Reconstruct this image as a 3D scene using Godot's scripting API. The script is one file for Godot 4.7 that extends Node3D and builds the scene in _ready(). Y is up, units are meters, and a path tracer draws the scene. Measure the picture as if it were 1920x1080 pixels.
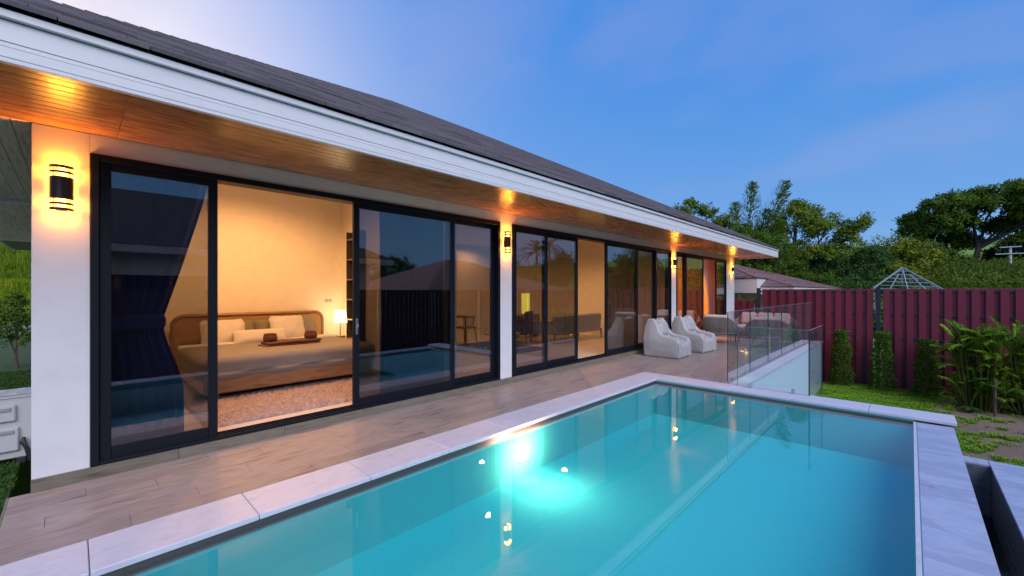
extends Node3D
# Twilight pool villa. x points away from the facade (towards the pool), -z runs along the facade, y is up, the deck is at y = 0.

class MB:
	var v := PackedVector3Array()
	var n := PackedVector3Array()
	var uv := PackedVector2Array()
	var c := PackedColorArray()
	var ix := PackedInt32Array()
	func quad(p0: Vector3, p1: Vector3, p2: Vector3, p3: Vector3, col: Color, t0 := Vector2.ZERO, t1 := Vector2.ZERO, t2 := Vector2.ZERO, t3 := Vector2.ZERO) -> void:
		var nn := (p1 - p0).cross(p2 - p0)
		if nn.length_squared() < 1e-16:
			nn = (p2 - p0).cross(p3 - p0)
		nn = nn.normalized()
		var b := v.size()
		v.append(p0); v.append(p1); v.append(p2); v.append(p3)
		for k in 4:
			n.append(nn); c.append(col)
		uv.append(t0); uv.append(t1); uv.append(t2); uv.append(t3)
		ix.append(b); ix.append(b + 2); ix.append(b + 1); ix.append(b); ix.append(b + 3); ix.append(b + 2)
	func tri(p0: Vector3, p1: Vector3, p2: Vector3, col: Color, t0 := Vector2.ZERO, t1 := Vector2.ZERO, t2 := Vector2.ZERO) -> void:
		var nn := (p1 - p0).cross(p2 - p0).normalized()
		var b := v.size()
		v.append(p0); v.append(p1); v.append(p2)
		for k in 3:
			n.append(nn); c.append(col)
		uv.append(t0); uv.append(t1); uv.append(t2)
		ix.append(b); ix.append(b + 2); ix.append(b + 1)
	# a convex face turned away from a centre; its texture coordinates follow the axes a0 and a1 of local space
	func face(pts: Array, centre: Vector3, xf: Transform3D, col: Color, off: Vector2, a0: int) -> void:
		var nn: Vector3 = (pts[1] - pts[0]).cross(pts[2] - pts[0])
		var mid := Vector3.ZERO
		for p in pts: mid += p
		mid /= pts.size()
		if nn.dot(mid - centre) < 0: pts.reverse()
		nn = nn.abs()
		var drop := nn.max_axis_index()
		var u := a0
		if drop == a0: u = (a0 + 1) % 3
		var w := 3 - drop - u
		var t := []
		for p in pts: t.append(Vector2(p[u], p[w]) + off)
		if pts.size() == 4: quad(xf * pts[0], xf * pts[1], xf * pts[2], xf * pts[3], col, t[0], t[1], t[2], t[3])
		else: tri(xf * pts[0], xf * pts[1], xf * pts[2], col, t[0], t[1], t[2])
	func box(at: Vector3, size: Vector3, col := Color.WHITE, bev := 0.0, basis := Basis.IDENTITY, off := Vector2.ZERO) -> void:
		var xf := Transform3D(basis, at)
		var h := size * 0.5
		var a0 := size.max_axis_index()
		var o := Vector3.ZERO
		bev = minf(bev, minf(h.x, minf(h.y, h.z)) * 0.9)
		for a in 3:
			var b := (a + 1) % 3
			var d := (a + 2) % 3
			for s in [-1, 1]:
				var q := []
				for k in [[-1, -1], [1, -1], [1, 1], [-1, 1]]:
					var p := Vector3.ZERO
					p[a] = s * h[a]; p[b] = k[0] * (h[b] - bev); p[d] = k[1] * (h[d] - bev)
					q.append(p)
				face(q, o, xf, col, off, a0)
			if bev > 0:
				for s in [-1, 1]:
					for r in [-1, 1]:
						var q := []
						for k in [[0, -1], [0, 1], [1, 1], [1, -1]]:
							var p := Vector3.ZERO
							p[a] = k[1] * (h[a] - bev)
							p[b] = s * (h[b] - (bev if k[0] == 0 else 0.0)); p[d] = r * (h[d] - (0.0 if k[0] == 0 else bev))
							q.append(p)
						face(q, o, xf, col, off, a0)
		if bev > 0:
			for sx in [-1, 1]:
				for sy in [-1, 1]:
					for sz in [-1, 1]:
						var m := Vector3(sx * h.x, sy * h.y, sz * h.z)
						face([m - Vector3(0, sy * bev, sz * bev), m - Vector3(sx * bev, 0, sz * bev), m - Vector3(sx * bev, sy * bev, 0)], o, xf, col, off, a0)
	# box between two corners
	func bb(lo: Vector3, hi: Vector3, col := Color.WHITE, bev := 0.0, off := Vector2.ZERO) -> void:
		box((lo + hi) * 0.5, (hi - lo).abs(), col, bev, Basis.IDENTITY, off)
	# a bar from p to q with a rectangular section
	func bar(p: Vector3, q: Vector3, w: float, h: float, col := Color.WHITE, bev := 0.0, off := Vector2.ZERO) -> void:
		var d := q - p
		var up := Vector3.UP if absf(d.normalized().y) < 0.95 else Vector3.RIGHT
		var z := d.normalized()
		var x := up.cross(z).normalized()
		box((p + q) * 0.5, Vector3(w, h, d.length()), col, bev, Basis(x, z.cross(x), z), off)
	# rows of points joined into a smooth sheet; want = a direction it faces, or ZERO for a closed body
	func grid(rows: Array, col, want := Vector3.ZERO, wrap := false, uvs := 1.0, uoff := Vector2.ZERO) -> void:
		var R := rows.size()
		var C: int = rows[0].size()
		var b := v.size()
		var i0 := ix.size()
		var mid := Vector3.ZERO
		for r in R:
			for k in C: mid += rows[r][k]
		mid /= R * C
		var face_sum := 0.0
		var ulen := 0.0
		for r in R:
			if r > 0: ulen += rows[r][0].distance_to(rows[r - 1][0])
			var vlen := 0.0
			for k in C:
				var p: Vector3 = rows[r][k]
				if k > 0: vlen += p.distance_to(rows[r][k - 1])
				var du: Vector3 = rows[mini(r + 1, R - 1)][k] - rows[maxi(r - 1, 0)][k]
				var dv: Vector3
				if wrap: dv = rows[r][(k + 1) % C] - rows[r][(k - 1 + C) % C]
				else: dv = rows[r][mini(k + 1, C - 1)] - rows[r][maxi(k - 1, 0)]
				var nn := du.cross(dv)
				if nn.length_squared() < 1e-18:
					nn = p - mid
					if du.cross(dv).dot(nn) < 0: nn = -nn
				nn = nn.normalized()
				face_sum += nn.dot(want if want != Vector3.ZERO else (p - mid).normalized())
				v.append(p); n.append(nn)
				c.append(col[r][k] if col is Array else col)
				uv.append(Vector2(ulen, vlen) * uvs + uoff)
		var flip := face_sum < 0
		if flip:
			for k in range(b, v.size()): n[k] = -n[k]
		for r in R - 1:
			for k in (C if wrap else C - 1):
				var a0 := b + r * C + k
				var a1 := b + r * C + (k + 1) % C
				var a2 := a0 + C
				var a3 := a1 + C
				if flip: ix.append_array(PackedInt32Array([a0, a2, a1, a1, a2, a3]))
				else: ix.append_array(PackedInt32Array([a0, a1, a2, a1, a3, a2]))
	func tube(path: Array, radii, sides := 8, col := Color.WHITE, caps := true) -> void:
		var rows := []
		var side := Vector3.ZERO
		for k in path.size():
			var d: Vector3 = (path[mini(k + 1, path.size() - 1)] - path[maxi(k - 1, 0)]).normalized()
			if side == Vector3.ZERO: side = d.cross(Vector3.UP if absf(d.y) < 0.9 else Vector3.RIGHT).normalized()
			side = (side - d * side.dot(d)).normalized()
			var other := d.cross(side)
			var r: float = radii[k] if radii is Array else radii
			var ring := PackedVector3Array()
			for s in sides:
				var a := TAU * s / sides
				ring.append(path[k] + (side * cos(a) + other * sin(a)) * r)
			rows.append(ring)
		grid(rows, col, Vector3.ZERO, true)
		if caps:
			for e in [0, rows.size() - 1]:
				var m: Vector3 = path[e]
				var out: Vector3 = m - path[1 if e == 0 else e - 1]
				for s in sides:
					var p: Vector3 = rows[e][s]
					var q: Vector3 = rows[e][(s + 1) % sides]
					if (p - m).cross(q - m).dot(out) > 0: tri(m, p, q, col)
					else: tri(m, q, p, col)
	# profile of (radius, y) turned about the y axis through at
	func lathe(at: Vector3, prof: Array, sides := 24, col := Color.WHITE) -> void:
		var rows := []
		for p in prof:
			var ring := PackedVector3Array()
			for s in sides:
				var a := TAU * s / sides
				ring.append(at + Vector3(p.x * cos(a), p.y, p.x * sin(a)))
			rows.append(ring)
		grid(rows, col, Vector3.ZERO, true)
	# a box with rounded edges as six smooth sheets, each point moved by a deform
	func rbox(at: Vector3, half: Vector3, r: float, nn: int, col := Color.WHITE, deform = null, basis := Basis.IDENTITY, uvs := 1.0) -> void:
		var inner := half - Vector3.ONE * r
		for a in 3:
			var b := (a + 1) % 3
			var d := (a + 2) % 3
			for s in [-1.0, 1.0]:
				var rows := []
				for i in nn + 1:
					var row := PackedVector3Array()
					for j in nn + 1:
						var p := Vector3.ZERO
						p[a] = s * half[a]
						p[b] = half[b] * sin((float(i) / nn * 2 - 1) * PI / 2)
						p[d] = half[d] * sin((float(j) / nn * 2 - 1) * PI / 2)
						var q := p.clamp(-inner, inner)
						var e := p - q
						p = q + e.normalized() * r
						if deform != null: p = deform.call(p)
						row.append(basis * p + at)
					rows.append(row)
				var w := Vector3.ZERO
				w[a] = s
				grid(rows, col, basis * w, false, uvs)
	func mesh() -> ArrayMesh:
		var arr := []
		arr.resize(Mesh.ARRAY_MAX)
		arr[Mesh.ARRAY_VERTEX] = v; arr[Mesh.ARRAY_NORMAL] = n; arr[Mesh.ARRAY_TEX_UV] = uv; arr[Mesh.ARRAY_COLOR] = c; arr[Mesh.ARRAY_INDEX] = ix
		var m := ArrayMesh.new()
		m.add_surface_from_arrays(Mesh.PRIMITIVE_TRIANGLES, arr)
		return m

var rng := RandomNumberGenerator.new()
var M := {}
var taken := {}
var wob := FastNoiseLite.new()

func rr(a: float, b: float) -> float: return rng.randf_range(a, b)
func lin(r: float, g: float, b: float, a := 1.0) -> Color:
	var k := Color(r, g, b).linear_to_srgb()
	k.a = a
	return k
func grey(spread: float) -> Color:
	var k := 1.0 + rr(-spread, spread)
	return Color(k, k, k)

func numbered(called: String, parent: Node) -> String:
	var key := str(parent.get_instance_id()) + called
	taken[key] = taken.get(key, -1) + 1
	return called if taken[key] == 0 else "%s_%03d" % [called, taken[key]]
func put(o: Node3D, called: String, parent: Node = null) -> Node3D:
	var p: Node = parent if parent else self
	o.name = numbered(called, p)
	p.add_child(o, true)
	return o
func part(called: String, mb: MB, mat: Material, parent: Node = null) -> MeshInstance3D:
	var o := MeshInstance3D.new()
	o.mesh = mb.mesh()
	o.material_override = mat
	put(o, called, parent)
	return o
func tag(o: Node, label: String, category: String, group := "", kind := "") -> Node:
	o.set_meta("label", label); o.set_meta("category", category)
	if group != "": o.set_meta("group", group)
	if kind != "": o.set_meta("kind", kind)
	return o
func thing(called: String, label: String, category: String, at := Vector3.ZERO, turn := 0.0, group := "", kind := "") -> Node3D:
	var o := Node3D.new()
	put(o, called)
	o.position = at; o.rotation.y = turn
	tag(o, label, category, group, kind)
	return o
func dup(src: Node3D, called: String, label: String, at: Vector3, turn := 0.0, group := "") -> Node3D:
	var o: Node3D = src.duplicate()
	put(o, called)
	o.position = at; o.rotation.y = turn
	o.set_meta("label", label)
	if group != "": o.set_meta("group", group)
	return o

func noise(seed_: int, freq: float, oct := 4, warp := 0.0) -> FastNoiseLite:
	var f := FastNoiseLite.new()
	f.seed = seed_; f.noise_type = FastNoiseLite.TYPE_SIMPLEX_SMOOTH; f.frequency = freq
	f.fractal_type = FastNoiseLite.FRACTAL_FBM; f.fractal_octaves = oct
	if warp > 0:
		f.domain_warp_enabled = true; f.domain_warp_amplitude = warp; f.domain_warp_frequency = freq * 1.5
	return f
# noise coloured by a ramp given as linear colours at even steps
func ntex(f: FastNoiseLite, cols: Array, size := 512) -> NoiseTexture2D:
	var g := Gradient.new()
	var off := PackedFloat32Array()
	var cc := PackedColorArray()
	for k in cols.size():
		off.append(float(k) / (cols.size() - 1))
		cc.append(cols[k].linear_to_srgb())
	g.offsets = off; g.colors = cc
	var t := NoiseTexture2D.new()
	t.width = size; t.height = size; t.seamless = true; t.noise = f; t.color_ramp = g
	return t
func mat(called: String, albedo: Color, rough := 0.6, opts := {}) -> StandardMaterial3D:
	var m := StandardMaterial3D.new()
	m.resource_name = called
	m.albedo_color = albedo; m.roughness = rough
	m.vertex_color_use_as_albedo = true
	for k in opts: m.set(k, opts[k])
	M[called] = m
	return m
func glow(called: String, col: Color, energy: float) -> StandardMaterial3D:
	return mat(called, Color(0.9, 0.9, 0.9), 0.5, {"emission_enabled": true, "emission": col, "emission_energy_multiplier": energy})
func omni(parent: Node, at: Vector3, col: Color, energy: float, size := 0.03, reach := 12.0) -> void:
	var l := OmniLight3D.new()
	l.light_color = col; l.light_energy = energy; l.light_size = size; l.omni_range = reach; l.omni_attenuation = 2.0; l.shadow_enabled = true
	l.position = at
	put(l, "lamp_light", parent)
func spot(parent: Node, at: Vector3, towards: Vector3, col: Color, energy: float, angle: float, blend := 0.6, size := 0.03) -> void:
	var l := SpotLight3D.new()
	l.light_color = col; l.light_energy = energy; l.light_size = size; l.spot_range = 12.0; l.spot_attenuation = 2.0; l.shadow_enabled = true
	l.spot_angle = angle; l.spot_angle_attenuation = blend
	var z := -towards.normalized()
	var x := (Vector3.UP if absf(z.y) < 0.95 else Vector3.RIGHT).cross(z).normalized()
	l.transform = Transform3D(Basis(x, z.cross(x), z), at)
	put(l, "lamp_light", parent)

func camera_and_light() -> void:
	var cam := Camera3D.new()
	cam.name = "camera"
	add_child(cam)
	cam.position = Vector3(0, 1.55, 0)
	cam.rotation_degrees = Vector3(0, 43.617, 0)
	cam.projection = Camera3D.PROJECTION_FRUSTUM
	cam.near = 0.05; cam.far = 600.0
	cam.size = 2.0 * 0.05 * 540.0 / 785.0
	cam.frustum_offset = Vector2(0, 0.05 * 6.0 / 785.0)
	cam.current = true
	var e := Environment.new()
	e.background_mode = Environment.BG_SKY
	e.tonemap_mode = Environment.TONE_MAPPER_LINEAR
	e.tonemap_exposure = 1.0
	e.sdfgi_enabled = true; e.ssao_enabled = true; e.ssil_enabled = true
	var sky := Sky.new()
	var pm := PanoramaSkyMaterial.new()
	pm.panorama = sky_picture()
	sky.sky_material = pm
	e.sky = sky
	var we := WorldEnvironment.new()
	we.name = "twilight_air"
	we.environment = e
	add_child(we)
	var sun := DirectionalLight3D.new()
	sun.name = "evening_light"
	sun.light_color = Color(0.985, 0.965, 1.0)
	sun.light_energy = 1.05
	sun.light_angular_distance = 55.0
	sun.shadow_enabled = true
	sun.sky_mode = DirectionalLight3D.SKY_MODE_LIGHT_ONLY
	var to := Vector3(0.75, 0.72, 0.38).normalized()
	var x := Vector3.UP.cross(to).normalized()
	sun.basis = Basis(x, to.cross(x), to)
	add_child(sun)

func sky_picture() -> ImageTexture:
	var W := 512
	var H := 256
	var im := Image.create(W, H, false, Image.FORMAT_RGBF)
	var cl := noise(5, 1.0, 5)
	var set_sun := Vector3(-1.0, 0.22, 0.12).normalized()     # where the sun went down, behind the house
	for j in H:
		var th := (j + 0.5) / H * PI
		for i in W:
			var ph := (i + 0.5) / W * TAU
			var d := Vector3(sin(ph) * sin(th), cos(th), -cos(ph) * sin(th))
			var up := maxf(d.y, 0.0)
			var k := pow(1.0 - up, 2.5)
			var c := Vector3(0.006, 0.215, 0.76).lerp(Vector3(0.25, 0.475, 0.81), k)
			var g := rad_to_deg(acos(clampf(d.dot(set_sun), -1, 1)))
			var w := exp(-pow(g / 25.0, 2.0))
			c = c.lerp(Vector3(0.93, 0.87, 0.98), clampf(w * 1.3, 0, 1))
			c += Vector3(0.14, 0.11, 0.06) * exp(-pow(g / 46.0, 2.0))
			# thin evening cloud, drawn out along the horizon
			var q := d / maxf(d.y + 0.22, 0.06)
			var n := cl.get_noise_3d(q.x * 0.55, q.z * 0.95, 3.0) + 0.4 * cl.get_noise_3d(q.x * 2.1, q.z * 3.0, 9.0)
			var cw := smoothstep(0.02, 0.55, n) * 0.20 * smoothstep(0.0, 0.12, d.y)
			c = c.lerp(Vector3(0.42, 0.42, 0.66), cw)
			if d.y < 0: c = c.lerp(Vector3(0.10, 0.12, 0.14), smoothstep(0.0, 0.06, -d.y))
			im.set_pixel(i, j, Color(c.x, c.y, c.z))
	return ImageTexture.create_from_image(im)

func materials() -> void:
	# timber under the eaves
	var pine := ntex(noise(11, 0.012, 5, 18.0), [Color(0.13, 0.042, 0.009), Color(0.34, 0.13, 0.03), Color(0.52, 0.235, 0.06), Color(0.24, 0.085, 0.018), Color(0.46, 0.20, 0.05)])
	mat("varnished_pine", Color.WHITE, 0.26, {"albedo_texture": pine, "uv1_scale": Vector3(0.22, 2.6, 1), "metallic_specular": 0.6})
	mat("grey_pine", lin(1.0, 0.86, 0.8), 0.6, {"albedo_texture": ntex(noise(12, 0.012, 5, 18.0), [Color(0.5, 0.40, 0.32), Color(0.9, 0.76, 0.63), Color(0.72, 0.61, 0.5)]), "uv1_scale": Vector3(0.22, 2.6, 1)})
	var deckw := ntex(noise(13, 0.011, 6, 14.0), [Color(0.12, 0.092, 0.078), Color(0.235, 0.188, 0.162), Color(0.315, 0.258, 0.226), Color(0.26, 0.208, 0.18), Color(0.37, 0.31, 0.275)])
	mat("deck_tile", Color.WHITE, 0.42, {"albedo_texture": deckw, "uv1_scale": Vector3(0.3, 2.4, 1), "heightmap_enabled": true, "heightmap_texture": ntex(noise(14, 0.03, 4), [Color.BLACK, Color.WHITE]), "heightmap_scale": 0.06})
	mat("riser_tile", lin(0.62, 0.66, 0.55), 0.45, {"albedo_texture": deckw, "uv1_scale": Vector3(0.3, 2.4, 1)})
	mat("grout", lin(0.16, 0.13, 0.11), 0.9)
	mat("oak", Color.WHITE, 0.45, {"albedo_texture": ntex(noise(15, 0.012, 5, 14.0), [Color(0.16, 0.075, 0.03), Color(0.30, 0.16, 0.075), Color(0.24, 0.12, 0.05)]), "uv1_scale": Vector3(0.4, 3.0, 1)})
	# stone round the pool
	var marble := ntex(noise(21, 0.006, 6, 60.0), [Color(0.50, 0.49, 0.54), Color(0.60, 0.59, 0.63), Color(0.63, 0.62, 0.66), Color(0.58, 0.57, 0.615), Color(0.66, 0.65, 0.68)])
	mat("pale_stone", lin(0.86, 0.86, 0.88), 0.4, {"albedo_texture": marble, "uv1_scale": Vector3(0.9, 1.7, 1), "heightmap_enabled": true, "heightmap_texture": ntex(noise(22, 0.05, 4), [Color.BLACK, Color.WHITE]), "heightmap_scale": 0.03})
	mat("blue_stone", lin(0.60, 0.64, 0.78), 0.3, {"albedo_texture": ntex(noise(27, 0.006, 6, 70.0), [Color(0.34, 0.34, 0.36), Color(0.56, 0.56, 0.58), Color(0.50, 0.50, 0.52), Color(0.66, 0.66, 0.68), Color(0.54, 0.54, 0.56), Color(0.85, 0.85, 0.88)]), "uv1_scale": Vector3(0.9, 0.35, 1)})
	mat("trough_tile", lin(0.16, 0.17, 0.19), 0.3, {"albedo_texture": ntex(noise(23, 0.02, 4, 20.0), [Color(0.5, 0.5, 0.5), Color.WHITE, Color(0.75, 0.75, 0.75)]), "uv1_scale": Vector3(0.7, 0.7, 1)})
	mat("waterline_tile", lin(0.07, 0.06, 0.055), 0.35)
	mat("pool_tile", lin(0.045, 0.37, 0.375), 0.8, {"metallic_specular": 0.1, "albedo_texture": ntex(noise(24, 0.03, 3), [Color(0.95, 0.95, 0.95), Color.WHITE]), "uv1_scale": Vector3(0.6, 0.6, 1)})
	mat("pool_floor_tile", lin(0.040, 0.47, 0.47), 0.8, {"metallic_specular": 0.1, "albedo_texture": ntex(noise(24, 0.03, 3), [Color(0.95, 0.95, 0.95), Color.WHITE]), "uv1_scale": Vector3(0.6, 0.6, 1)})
	mat("water", Color(0.4, 0.85, 0.9, 0.0), 0.0, {"transparency": BaseMaterial3D.TRANSPARENCY_ALPHA, "vertex_color_use_as_albedo": false})
	mat("dark_water", lin(0.012, 0.018, 0.012, 0.8), 0.02, {"transparency": BaseMaterial3D.TRANSPARENCY_ALPHA, "vertex_color_use_as_albedo": false})
	# walls, roof, metal, glass
	var plaster := ntex(noise(31, 0.02, 5), [Color(0.92, 0.92, 0.915), Color(0.98, 0.98, 0.98), Color.WHITE])
	mat("white_paint", lin(0.68, 0.67, 0.66), 0.7, {"albedo_texture": plaster, "uv1_triplanar": true, "uv1_world_triplanar": true, "uv1_scale": Vector3(0.35, 0.35, 0.35)})
	mat("fascia_paint", lin(0.67, 0.66, 0.65), 0.45, {"albedo_texture": plaster, "uv1_triplanar": true, "uv1_world_triplanar": true, "uv1_scale": Vector3(0.3, 0.9, 0.3)})
	mat("cream_wall", lin(0.74, 0.68, 0.57), 0.8, {"albedo_texture": plaster, "uv1_triplanar": true, "uv1_world_triplanar": true, "uv1_scale": Vector3(0.4, 0.4, 0.4)})
	mat("floor_tile", lin(0.58, 0.50, 0.42), 0.25)
	var grit := ntex(noise(32, 0.09, 3), [Color(0.45, 0.45, 0.45), Color.WHITE, Color(0.6, 0.6, 0.6)])
	mat("roof_shingle", lin(0.23, 0.205, 0.22), 0.7, {"albedo_texture": grit, "uv1_scale": Vector3(2.2, 2.2, 1)})
	mat("slate_shingle", lin(0.055, 0.05, 0.055), 0.9, {"albedo_texture": grit, "uv1_scale": Vector3(1.2, 1.2, 1)})
	mat("brown_shingle", lin(0.26, 0.145, 0.135), 0.92, {"albedo_texture": grit, "uv1_scale": Vector3(1.2, 1.2, 1)})
	mat("black_metal", lin(0.004, 0.006, 0.010), 0.5, {"metallic_specular": 0.35})
	mat("bronze_metal", lin(0.05, 0.03, 0.025), 0.4, {"metallic": 0.5})
	mat("steel", lin(0.5, 0.52, 0.55), 0.3, {"metallic": 0.9})
	mat("galvanised", lin(0.26, 0.31, 0.35), 0.5, {"metallic": 0.2})
	mat("tinted_glass", Color(0.025, 0.03, 0.04, 0.42), 0.0, {"transparency": BaseMaterial3D.TRANSPARENCY_ALPHA, "metallic_specular": 0.62, "vertex_color_use_as_albedo": false})
	mat("dark_glass", Color(0.01, 0.012, 0.018, 0.66), 0.0, {"transparency": BaseMaterial3D.TRANSPARENCY_ALPHA, "metallic_specular": 0.62, "vertex_color_use_as_albedo": false})
	mat("added_clear_glass", Color(0.2, 0.22, 0.25, 0.0), 0.0, {"transparency": BaseMaterial3D.TRANSPARENCY_ALPHA, "metallic_specular": 0.62, "vertex_color_use_as_albedo": false})  # for the pane added to each door leaf, only there to reflect more
	mat("clear_glass", Color(0.45, 0.6, 0.62, 0.05), 0.0, {"transparency": BaseMaterial3D.TRANSPARENCY_ALPHA, "vertex_color_use_as_albedo": false})
	mat("glass_edge", lin(0.015, 0.035, 0.035), 0.2)
	mat("white_plastic", lin(0.48, 0.48, 0.47), 0.5)
	mat("dark_plastic", lin(0.02, 0.02, 0.022), 0.5)
	mat("plum_board", lin(0.175, 0.016, 0.036), 0.55, {"albedo_texture": ntex(noise(33, 0.02, 4), [Color(0.8, 0.8, 0.8), Color.WHITE]), "uv1_scale": Vector3(0.5, 4.0, 1)})
	mat("shaded_board", lin(0.035, 0.012, 0.018), 0.6)  # darker copy of the plum boards, shade of the mirrored side in the colour
	mat("fence_post", lin(0.016, 0.017, 0.026), 0.5)
	# cloth
	var weave := ntex(noise(41, 0.25, 2), [Color(0.82, 0.82, 0.82), Color.WHITE])
	mat("navy_cloth", lin(0.018, 0.034, 0.17), 0.9, {"rim_enabled": true, "rim": 0.3})
	mat("sheer_cloth", lin(0.62, 0.54, 0.52), 0.9, {"backlight_enabled": true, "backlight": Color(0.5, 0.45, 0.42)})
	mat("duvet", lin(0.22, 0.20, 0.185), 0.9, {"albedo_texture": weave, "uv1_scale": Vector3(3, 3, 1)})
	mat("white_linen", lin(0.56, 0.52, 0.46), 0.9, {"albedo_texture": weave, "uv1_scale": Vector3(3, 3, 1)})
	mat("olive_cloth", lin(0.16, 0.14, 0.09), 0.9)
	mat("brown_towel", lin(0.10, 0.032, 0.018), 1.0, {"albedo_texture": weave, "uv1_scale": Vector3(6, 6, 1), "rim_enabled": true, "rim": 0.4})
	mat("cane", Color.WHITE, 0.7, {"albedo_texture": ntex(noise(42, 0.2, 2), [Color(0.20, 0.12, 0.04), Color(0.42, 0.27, 0.11)]), "uv1_scale": Vector3(4, 4, 1)})
	mat("rug_pile", Color.WHITE, 1.0)
	mat("bean_leather", lin(0.36, 0.355, 0.35), 0.48, {})
	mat("piping", lin(0.42, 0.41, 0.40), 0.6)
	mat("rope", lin(0.25, 0.245, 0.225), 0.85)
	mat("cushion_cloth", lin(0.56, 0.50, 0.47), 0.95, {"albedo_texture": weave, "uv1_scale": Vector3(3, 3, 1)})
	mat("sofa_cloth", lin(0.40, 0.36, 0.31), 0.95, {"albedo_texture": weave, "uv1_scale": Vector3(3, 3, 1)})
	mat("dark_cloth", lin(0.03, 0.026, 0.026), 0.9)
	mat("teak", lin(0.26, 0.11, 0.06), 0.5)
	# plants and ground
	mat("bark", lin(0.13, 0.10, 0.075), 0.95, {"albedo_texture": ntex(noise(51, 0.05, 4), [Color(0.5, 0.5, 0.5), Color.WHITE]), "uv1_scale": Vector3(1, 1, 1)})
	mat("leaf", Color.WHITE, 0.75, {"metallic_specular": 0.12, "backlight_enabled": true, "backlight": Color(0.8, 0.8, 0.8)})
	mat("grass_blade", Color.WHITE, 0.8, {"metallic_specular": 0.12, "backlight_enabled": true, "backlight": Color(0.4, 0.4, 0.4)})
	mat("turf", Color.WHITE, 1.0, {"albedo_texture": ntex(noise(52, 0.06, 5), [Color(0.45, 0.45, 0.45), Color.WHITE, Color(0.7, 0.7, 0.7)]), "uv1_triplanar": true, "uv1_world_triplanar": true, "uv1_scale": Vector3(0.5, 0.5, 0.5)})
	mat("sand", lin(0.36, 0.27, 0.19), 1.0, {"albedo_texture": grit, "uv1_scale": Vector3(0.5, 0.5, 1)})
	# wall with a sky tint, then things that give off light
	mat("sky_tinted_white", lin(0.50, 0.66, 0.74), 0.5, {"albedo_texture": plaster, "uv1_triplanar": true, "uv1_world_triplanar": true})  # white retaining wall, with the bluish sky light put into its colour
	glow("warm_glow", Color(1.0, 0.76, 0.34), 6.0)
	glow("shade_glow", Color(1.0, 0.93, 0.78), 1.5)
	glow("yellow_glow", Color(1.0, 0.92, 0.22), 1.3)
	glow("downlight_glow", Color(1.0, 0.85, 0.62), 4.0)
	glow("pool_glow", Color(0.85, 1.0, 0.95), 8.0)

func _ready() -> void:
	rng.seed = 20240611
	wob = noise(77, 0.35, 3)
	camera_and_light()
	materials()
	ground()
	pool()
	deck()
	villa()
	villa_doors()
	rooms()
	far_houses()
	fences()
	balustrade()
	wall_lamps()
	bedroom_things()
	living_things()
	terrace_things()
	air_conditioner()
	garden_plants()
	trees()
	yard_things()

func smooth(a: float, b: float, x: float) -> float: return smoothstep(a, b, x)
func land(x: float, z: float) -> float:
	var h := -1.45 + 0.05 * wob.get_noise_2d(x * 2.0, z * 2.0)
	h += 1.2 * smooth(-11.0, -22.0, x)
	h += 13.0 * smooth(-38.0, -90.0, x) + 0.5 * wob.get_noise_2d(x, z) * smooth(-34.0, -40.0, x)
	h += 6.2 * smooth(-30.0, -88.0, z) * smooth(-60.0, -20.0, x) + 12.0 * smooth(-88.0, -200.0, z)
	return h
func bare(x: float, z: float) -> float:      # how bare the earth is, 0 to 1
	var k := wob.get_noise_2d(x * 3.0 + 40.0, z * 3.0) + 0.5 * wob.get_noise_2d(x * 9.0, z * 9.0 + 11.0)
	return clampf(smooth(-0.5, 1.3, x + 0.8 * k - 0.10 * (z + 12.0)) * smooth(-19.0, -16.0, z) - 0.7 * smooth(0.1, 0.6, wob.get_noise_2d(x * 4.0 - 9.0, z * 4.0)), 0.0, 1.0)
func steps_list(marks: Array) -> Array:      # [from, to, step, to, step, ...]
	var out := []
	var at: float = marks[0]
	for k in range(1, marks.size(), 2):
		while at < marks[k] - 0.001:
			out.append(at)
			at += marks[k + 1]
		at = marks[k]
	out.append(at)
	return out

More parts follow.
